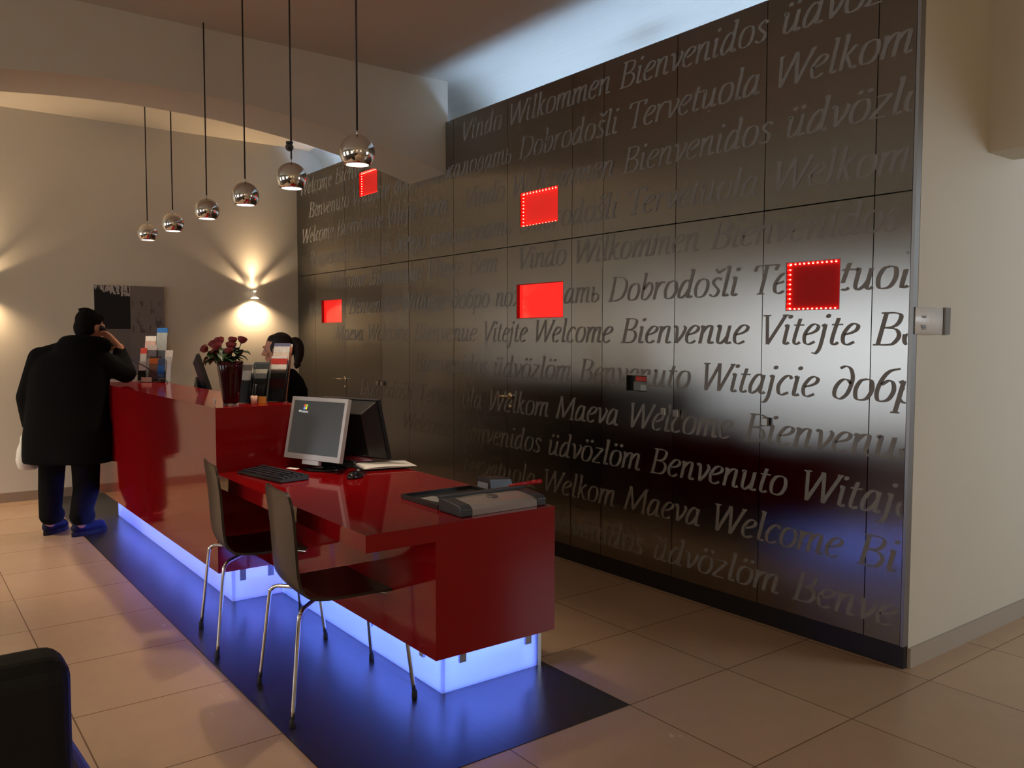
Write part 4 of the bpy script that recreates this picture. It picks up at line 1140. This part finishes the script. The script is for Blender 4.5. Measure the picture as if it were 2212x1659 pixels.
# telephone with cord up to the handset
tp = thing('telephone', 'black corded telephone on the counter, its handset at the ear of the standing man', 'telephone', (-4.66, -.50, VZ))
wb('base', MB().box((-4.60, -.625, VZ), (-4.50, -.585, VZ+.030)), BLACKPL, tp, bevel=.004)

# ================================================================== PEOPLE
def frame(ox, oy):
    return Matrix(((0.6018, -0.7985, 0, ox), (0.7987, 0.6018, 0, oy), (0, 0, 1, 0), (0, 0, 0, 1)))
def xf(mb, m): mb.v = [m @ p for p in mb.v]; return mb
def loft(mb, rings, n=28, e=2.4):
    """stack of super-ellipses: (z, cx, cy, rx, ry)"""
    vs = []; fs = []
    for z, cx, cy, rx, ry in rings:
        for i in range(n):
            a = 2*PI*i/n; ca, sa = math.cos(a), math.sin(a)
            vs.append((cx + rx*abs(ca)**(2/e)*(1 if ca >= 0 else -1), cy + ry*abs(sa)**(2/e)*(1 if sa >= 0 else -1), z))
    for k in range(len(rings)-1):
        for i in range(n):
            j = (i+1) % n; fs.append((k*n+i, k*n+j, (k+1)*n+j, (k+1)*n+i))
    fs.append(tuple(range(n))[::-1]); L = len(rings)-1; fs.append(tuple(L*n+i for i in range(n)))
    mb.add(vs, fs, True); return mb
def basis(c, fwd, up=(0, 0, 1)):
    f = Vector(fwd).normalized(); r = f.cross(Vector(up)).normalized(); u = r.cross(f)
    return Matrix(((r.x, f.x, u.x, c[0]), (r.y, f.y, u.y, c[1]), (r.z, f.z, u.z, c[2]), (0, 0, 0, 1)))
def add_head(mb, m, s=1.0, nose=1.0):
    """skull, jaw, nose, lips, ears; +y is forward"""
    h = MB()
    h.ell((0, -.012, .025), (.074, .093, .094)); h.ell((0, .020, -.030), (.060, .070, .088)); h.ell((0, .040, -.085), (.042, .044, .032))
    h.cap((-.030, .078, .022), (.030, .078, .022), .014, .014)
    h.cap((0, .086, .012), (0, .108*nose, -.026), .009, .012); h.cap((-.010, .094, -.032), (.010, .094, -.032), .009, .009)
    h.cap((-.016, .084, -.058), (.016, .084, -.058), .009, .009); h.cap((-.013, .082, -.068), (.013, .082, -.068), .009, .009)
    h.ell((0, .074, -.096), (.020, .018, .016))
    for s_ in (-1, 1):
        h.ell((s_*.076, -.008, -.012), (.011, .020, .031)); h.ell((s_*.040, .060, -.028), (.024, .022, .024))
    S = Matrix.Scale(s, 4)
    h.v = [m @ (S @ p) for p in h.v]
    n = len(mb.v); mb.v += h.v; mb.f += [tuple(i+n for i in f) for f in h.f]; mb.sm += h.sm
def add_hand(mb, wrist, k, spread, curl_dir, thumb_dir, s=1.0, bend=1.0):
    """palm from wrist to knuckle centre k; fingers curl towards curl_dir"""
    wv, kv = Vector(wrist), Vector(k); sp = Vector(spread).normalized(); d = (kv-wv).normalized(); c = Vector(curl_dir).normalized()
    for i, off in enumerate((-.031, -.011, .010, .029)):
        kk = kv + sp*off*s - d*abs(off)*.15
        mb.cap(wv + sp*off*.6*s, kk, .014*s, .0115*s)
        L = (.040, .046, .043, .033)[i]*s
        p1 = kk + (d*.80 + c*.35*bend).normalized()*L
        p2 = p1 + (d*.15 + c*bend).normalized()*L*.72
        p3 = p2 + (d*-.65*bend + c*.75).normalized()*L*.55
        mb.cap(kk, p1, .0098*s, .0088*s); mb.cap(p1, p2, .0088*s, .0080*s); mb.cap(p2, p3, .0080*s, .0068*s)
    t = Vector(thumb_dir).normalized(); b0 = wv.lerp(kv, .30) - sp*.018*s
    p1 = b0 + (t*.7 + d*.55).normalized()*.040*s; p2 = p1 + (t*.35 + d*.55 + c*.55).normalized()*.034*s; p3 = p2 + (d*.5 + c*.7).normalized()*.024*s
    mb.cap(b0, p1, .0130*s, .0112*s); mb.cap(p1, p2, .0108*s, .0095*s); mb.cap(p2, p3, .0095*s, .0075*s)

# ---- the man at the counter (local axes: right, away, up)
FM = frame(-4.52, -1.265)
man = thing('person', 'person in a long black hooded coat leaning on the counter end, handset at the ear', 'person', (-4.52, -1.265, 0))
HM = basis((.109, .150, 1.535), (.42, .88, -.16))
WR = Vector((.322, .150, 1.385)); KN = Vector((.256, .158, 1.452)); HA = Vector((.15, .50, -.85)).normalized()
b = MB()
loft(b, [(.62, 0, .0, .16, .11), (.78, 0, 0, .185, .13), (.95, .0, .01, .18, .13), (1.12, .01, .03, .20, .13), (1.26, .015, .05, .19, .11), (1.36, .03, .07, .10, .08)])
b.cap((.05, .06, 1.33), (.10, .115, 1.46), .060, .055)
add_head(b, HM)
for s_, hip, kn, an in ((-1, (-.11, 0, .72), (-.155, .02, .36), (-.160, -.0, .09)), (1, (.11, 0, .72), (.105, .02, .36), (.085, -.035, .09))):
    b.cap(hip, kn, .085, .058); b.cap(kn, an, .056, .038); 
b.cap((-.172, .015, .06), (-.160, .16, .045), .026, .020); b.cap((.066, -.035, .06), (.135, .12, .045), .026, .020)
b.cap((-.215, .04, 1.30), (-.290, -.015, 1.01), .050, .042); b.cap((-.290, -.015, 1.01), (-.285, .010, .80), .040, .028)
b.cap((.235, .05, 1.29), (.385, .125, 1.165), .050, .042); b.cap((.385, .125, 1.165), WR, .040, .028)
add_hand(b, WR, KN, HA*-1, (-.80, -.10, .25), (-.35, -.1, -.55), s=1.12)
LW = Vector((-.286, .012, .800)); LK = Vector((-.288, .018, .718))
add_hand(b, LW, LK, (0.15, 1, 0), (1, -.1, -.2), (.55, .6, -.3), bend=1.2)
body = blob('body', xf(b, FM), SKIN, .0055, man, smooth=3)
# trousers
b = MB()
b.cap((-.115, 0, .72), (-.150, .012, .34), .098, .086); b.cap((-.150, .012, .34), (-.148, -.010, .165), .086, .076)
b.cap((.120, 0, .72), (.112, .010, .34), .108, .090); b.cap((.112, .010, .34), (.090, -.035, .165), .090, .076)
b.ell((0, 0, .78), (.19, .14, .14)); b.cap((-.148, -.012, .15), (-.140, .03, .145), .076, .072); b.cap((.088, -.035, .15), (.105, .0, .145), .076, .070)
blob('trousers', xf(b, FM), TROUSER, .010, man)
# coat with hood and sleeves
b = MB()
loft(b, [(.545, .000, -.005, .312, .195), (.60, .002, 0, .318, .205), (.72, .006, .0, .318, .205), (.80, .012, .0, .312, .20), (.93, .0, .01, .285, .195),
         (1.08, .0, .02, .275, .185), (1.20, .005, .03, .275, .17), (1.29, .012, .04, .25, .15), (1.36, .03, .05, .17, .12), (1.41, .06, .055, .10, .09)], e=2.6)
b.ell((.298, .02, .715), (.048, .12, .070)); b.cap((.29, .0, .80), (.345, .0, .795), .020, .010); b.ell((-.285, .02, .70), (.035, .11, .07))
b.cap((-.205, .030, 1.300), (-.285, -.012, 1.02), .090, .080); b.cap((-.285, -.012, 1.02), (-.283, .008, .830), .080, .062)
b.cap((.225, .040, 1.290), (.372, .120, 1.195), .085, .076); b.cap((.372, .120, 1.195), (.318, .156, 1.345), .076, .052)
b.cap((-.200, .028, 1.300), (.03, .05, 1.375), .086, .080); b.cap((.215, .040, 1.290), (.16, .05, 1.37), .085, .075)
# hood folded on the shoulders
for k in range(9):
    a = PI*(.02 + .96*k/8); cx = .105 + .135*math.cos(a); cy = .075 - .115*math.sin(a); zz = 1.402 + .022*math.sin(a)
    a2 = PI*(.02 + .96*min(8, k+1)/8); cx2 = .105 + .135*math.cos(a2); cy2 = .075 - .115*math.sin(a2); zz2 = 1.402 + .022*math.sin(a2)
    b.cap((cx, cy, zz), (cx2, cy2, zz2), .056, .056)
b.ell((.085, -.040, 1.365), (.155, .075, .105)); b.ell((.10, .06, 1.400), (.12, .10, .055))
blob('coat', xf(b, FM), COAT, .011, man, smooth=4)
cf = MB().cap((.318, .157, 1.350), (.313, .160, 1.366), .036, .034); blob('cuff', xf(cf, FM), WHITEP, .006, man, smooth=2)['label'] = 'white shirt cuff at the raised wrist'
# hair
b = MB()
for c, r in (((0, -.028, .046), (.083, .098, .088)), ((0, -.055, -.010), (.080, .072, .085)), ((0, .018, .084), (.064, .052, .034)), ((-.026, .040, .078), (.034, .034, .026)), ((.026, .040, .076), (.036, .034, .026)), ((0, -.062, -.062), (.062, .040, .050))):
    h = MB().ell(c, r); n = len(b.v); b.v += [HM @ p for p in h.v]; b.f += [tuple(i+n for i in f) for f in h.f]; b.sm += h.sm
random.seed(3)
for i in range(70):
    a, t = random.uniform(0, 2*PI), random.uniform(.0, .65)
    d = Vector((math.sin(t)*math.cos(a), math.sin(t)*math.sin(a) - .25, math.cos(t))); p = Vector((0, -.022, .045)) + Vector((d.x*.078, d.y*.092, d.z*.083))
    q = p + d*.010 + Vector((0, -.004, -.003)); h = MB().cap(p, q, .010, .0045, 8); n = len(b.v); b.v += [HM @ x for x in h.v]; b.f += [tuple(j+n for j in f) for f in h.f]; b.sm += h.sm
blob('hair', xf(b, FM), HAIRD, .0055, man, smooth=2)
EYEM = mat('eye_white', (.5, .48, .45), .2); IRIS = mat('dark_iris', (.01, .006, .004), .15)
def eyes(parent, hm, fm):
    for s_ in (-1, 1):
        e = MB().ell((s_*.031, .0765, .003), (.0105, .0100, .0070)); e.v = [fm @ (hm @ p) for p in e.v]; eo = e.build('eye', EYEM, parent)
        i = MB().ell((s_*.031, .0840, .003), (.0048, .0035, .0048)); i.v = [fm @ (hm @ p) for p in i.v]; i.build('iris', IRIS, eo)
eyes(man, HM, FM)
# shoes
def shoe(heel, toe, lab):
    hv, tv = Vector((*heel, 0)), Vector((*toe, 0)); d = (tv-hv).normalized(); n = Vector((d.y, -d.x, 0)); L = (tv-hv).length
    b = MB()
    b.cap(hv + d*.045 + Vector((0,0,.060)), hv + d*.10 + Vector((0,0,.060)), .040, .042); b.cap(hv + d*.06 + Vector((0,0,.095)), hv + d*.075 + Vector((0,0,.112)), .044, .044)
    b.cap(hv + d*.10 + Vector((0,0,.058)), hv + d*(L-.055) + Vector((0,0,.048)), .044, .036); b.ell(hv + d*(L-.065) + Vector((0,0,.042)), (.046, .046, .034))
    u = blob('shoe', xf(b, FM), SHOE, .008, man, smooth=3); u['label'] = lab
    s = MB(); P = []
    for i in range(24):
        a = 2*PI*i/24; x = math.cos(a); y = math.sin(a); f = (x+1)/2*L; wd = .046 if f > L*.5 else .040
        P.append(hv + d*(f) + n*(y*wd*(1 - .12*math.cos(a*2))))
    s.add([p + Vector((0,0,.002)) for p in P] + [p + Vector((0,0,.030)) for p in P], [tuple(range(24))[::-1], tuple(range(24, 48))] + [(i, (i+1) % 24, 24+(i+1) % 24, 24+i) for i in range(24)])
    xf(s, FM).build('sole', SOLE, u)
    l = MB()
    for k in range(4):
        c = hv + d*(.105 + .026*k) + Vector((0, 0, .108 - .008*k)); l.tube([c - n*.024, c + Vector((0,0,.006)), c + n*.024], .003, 6)
    c = hv + d*.10 + Vector((0, 0, .118))
    for s_ in (-1, 1): l.tube(curve_pts([c, c + n*s_*.02 + Vector((0,0,.016)) + d*.01, c + n*s_*.036 + d*.025 + Vector((0,0,-.004)), c + n*s_*.016 + d*.018], 5), .0026, 6)
    xf(l, FM).build('laces', BLACKPL, u)
shoe((-.180, -.045), (-.156, .235), 'dark navy left shoe'); shoe((.045, -.085), (.165, .195), 'navy right shoe catching the blue light')
# handset and cord belong to the telephone
hs = MB(); HC = Vector((.214, .185, 1.455))
hs.tube(curve_pts([HC - HA*.088 + Vector((.004, 0, 0)), HC - HA*.05 + Vector((.012, 0, 0)), HC + Vector((.016, 0, 0)), HC + HA*.05 + Vector((.012, 0, 0)), HC + HA*.088 + Vector((.002, 0, 0))], 5), .0125, 10)
hs.ell(HC - HA*.085 + Vector((-.006, 0, 0)), (.016, .024, .024)); hs.ell(HC + HA*.085 + Vector((-.008, 0, 0)), (.016, .024, .024))
hso = xf(hs, FM).build('handset', BLACKPL, tp)
c0 = FM @ (HC + HA*.10); c1 = FM @ Vector((.36, .22, 1.30)); 
MB().tube(curve_pts([c0, c1, (-4.46, -.74, 1.235), (-4.52, -.64, 1.165), (-4.545, -.605, VZ+.022)], 10), .0038, 7).build('cord', RUBBER, tp)
MB().tube(curve_pts([(-4.505, -.60, VZ+.015), (-4.47, -.595, VZ+.022), (-4.43, -.585, VZ+.004)], 6), .003, 6).build('line_cable', RUBBER, tp)

# plastic bag
bg = thing('plastic_bag', 'white plastic carrier bag hanging from the left hand of the standing person', 'bag', tuple(FM @ Vector((-.31, .01, .485))))
BAGM = mat('white_bag', rgb((222, 220, 212)), .5, spec=.3, noise=.06, nscale=14)
rings = []
for z_, cx, rx, ry in ((.485, -.318, .050, .045), (.50, -.320, .062, .075), (.56, -.322, .064, .085), (.64, -.318, .056, .080), (.69, -.316, .046, .066), (.73, -.312, .036, .050), (.765, -.302, .022, .034)):
    rings.append((z_, cx, .012, rx, ry))
bm2 = MB(); loft(bm2, rings, n=36, e=2.2)
random.seed(5)
bm2.v = [p + Vector((.006*math.sin(40*p.z + 9*p.y), .006*math.sin(55*p.x + 31*p.z), 0)) for p in bm2.v]
xf(bm2, FM).build('sack', BAGM, bg)
hh = MB()
for s_ in (-1, 1): hh.tube(curve_pts([(-.300, .012 + s_*.034, .750), (-.292, .012 + s_*.020, .765), (-.278, .014, .708), (-.285, .012 - s_*.008, .712)], 5), [.010]*15 + [.007]*1, 6)
xf(hh, FM).build('handle', BAGM, bg)

# ---- the receptionist (faces left in the photo)
F2 = frame(-3.47, -.02)
wo_ = thing('person', 'person with dark hair in a ponytail and a black jacket, behind the counter', 'person', (-3.47, -.02, 0))
HW = basis((-.070, .030, 1.375), (-1, .02, -.10))
b = MB()
loft(b, [(.70, .02, .02, .12, .16), (.82, .02, .02, .115, .15), (.95, .02, .02, .095, .125), (1.08, .015, .02, .105, .14), (1.16, .0, .02, .085, .15), (1.205, -.01, .025, .055, .09)])
b.cap((-.005, .025, 1.16), (-.045, .03, 1.30), .046, .044)
add_head(b, HW, .98)
for s_ in (-1, 1):
    b.cap((.02, .02 + s_*.08, .74), (.01, .02 + s_*.085, .42), .075, .052); b.cap((.01, .02 + s_*.085, .42), (.03, .02 + s_*.085, .07), .050, .034)
    b.cap((.02, .02 + s_*.085, .045), (-.13, .02 + s_*.095, .03), .032, .026)
    sh = (.005, .02 + s_*.160, 1.150); el = (.04, .02 + s_*.185, .915); wr = (-.155, .02 + s_*.125, .885)
    b.cap(sh, el, .042, .034); b.cap(el, wr, .034, .023)
    add_hand(b, wr, (-.225, .02 + s_*.11, .878), (0, s_*-1, 0), (-.3, 0, -.9), (-.3, -s_*1.0, -.1), .9, .5)
blob('body', xf(b, F2), SKIN, .005, wo_, smooth=2)
b = MB()
loft(b, [(.66, .02, .02, .145, .19), (.80, .02, .02, .135, .175), (.95, .025, .02, .115, .15), (1.08, .022, .02, .120, .165), (1.16, .008, .02, .098, .175), (1.215, -.002, .025, .066, .11), (1.235, -.008, .028, .055, .062)])
for s_ in (-1, 1):
    b.cap((.008, .02 + s_*.160, 1.150), (.044, .02 + s_*.188, .915), .058, .048); b.cap((.044, .02 + s_*.188, .915), (-.125, .02 + s_*.132, .888), .047, .036)
blob('jacket', xf(b, F2), NAVYC, .009, wo_)
b = MB()
for s_ in (-1, 1):
    b.cap((.02, .02 + s_*.075, .76), (.01, .02 + s_*.085, .42), .095, .068); b.cap((.01, .02 + s_*.085, .42), (.03, .02 + s_*.085, .13), .066, .056)
b.ell((.02, .02, .76), (.13, .17, .12))
blob('trousers', xf(b, F2), TROUSER, .010, wo_)
for s_ in (-1, 1):
    b = MB().cap((.035, .02 + s_*.085, .050), (-.145, .02 + s_*.097, .036), .044, .034); b = xf(b, F2)
    for p in b.v: p.z = max(p.z, .003)
    blob('shoe', b, BLACKPL, .007, wo_, smooth=2)
b = MB()
for c, r in (((0, -.034, .036), (.080, .087, .086)), ((0, -.055, -.005), (.077, .070, .070)), ((0, .012, .070), (.064, .048, .040)), ((.060, -.015, .010), (.020, .048, .050)), ((-.060, -.015, .010), (.020, .048, .050))):
    h = MB().ell(c, r); n = len(b.v); b.v += [HW @ p for p in h.v]; b.f += [tuple(i+n for i in f) for f in h.f]; b.sm += h.sm
blob('hair', xf(b, F2), HAIRB, .005, wo_, smooth=4)
b = MB(); pts = curve_pts([(.030, .032, 1.425), (.062, .034, 1.430), (.082, .034, 1.395), (.085, .034, 1.335), (.076, .034, 1.275), (.064, .034, 1.235)], 6)
rs = [.020 + .022*math.sin(PI*min(1, i/(len(pts)-1)*1.25))**.7 if i < len(pts)*.8 else .034*(1 - ((i/(len(pts)-1) - .8)/.2)*.80) for i in range(len(pts))]
b.tube(pts, rs, 14); blob('ponytail', xf(b, F2), HAIRB, .005, wo_, smooth=3)
b = MB().lathe([(.020, -.006), (.025, -.005), (.025, .005), (.020, .006)], m=Matrix.Translation((.042, .033, 1.428)) @ Matrix.Rotation(PI/2, 4, 'Y'), n=18, cap=False)
xf(b, F2).build('hair_tie', mat('silver_tie', (.5, .5, .5), .3, metal=.8), wo_)
eyes(wo_, HW @ Matrix.Scale(.98, 4), F2)
for s_ in (-1, 1):
    b = MB().tube(curve_pts([(s_*.016, .0905, .026), (s_*.030, .0905, .031), (s_*.046, .080, .026)], 5), .0026, 6); b.v = [F2 @ (HW @ p) for p in b.v]; b.build('eyebrow', HAIRB, wo_)
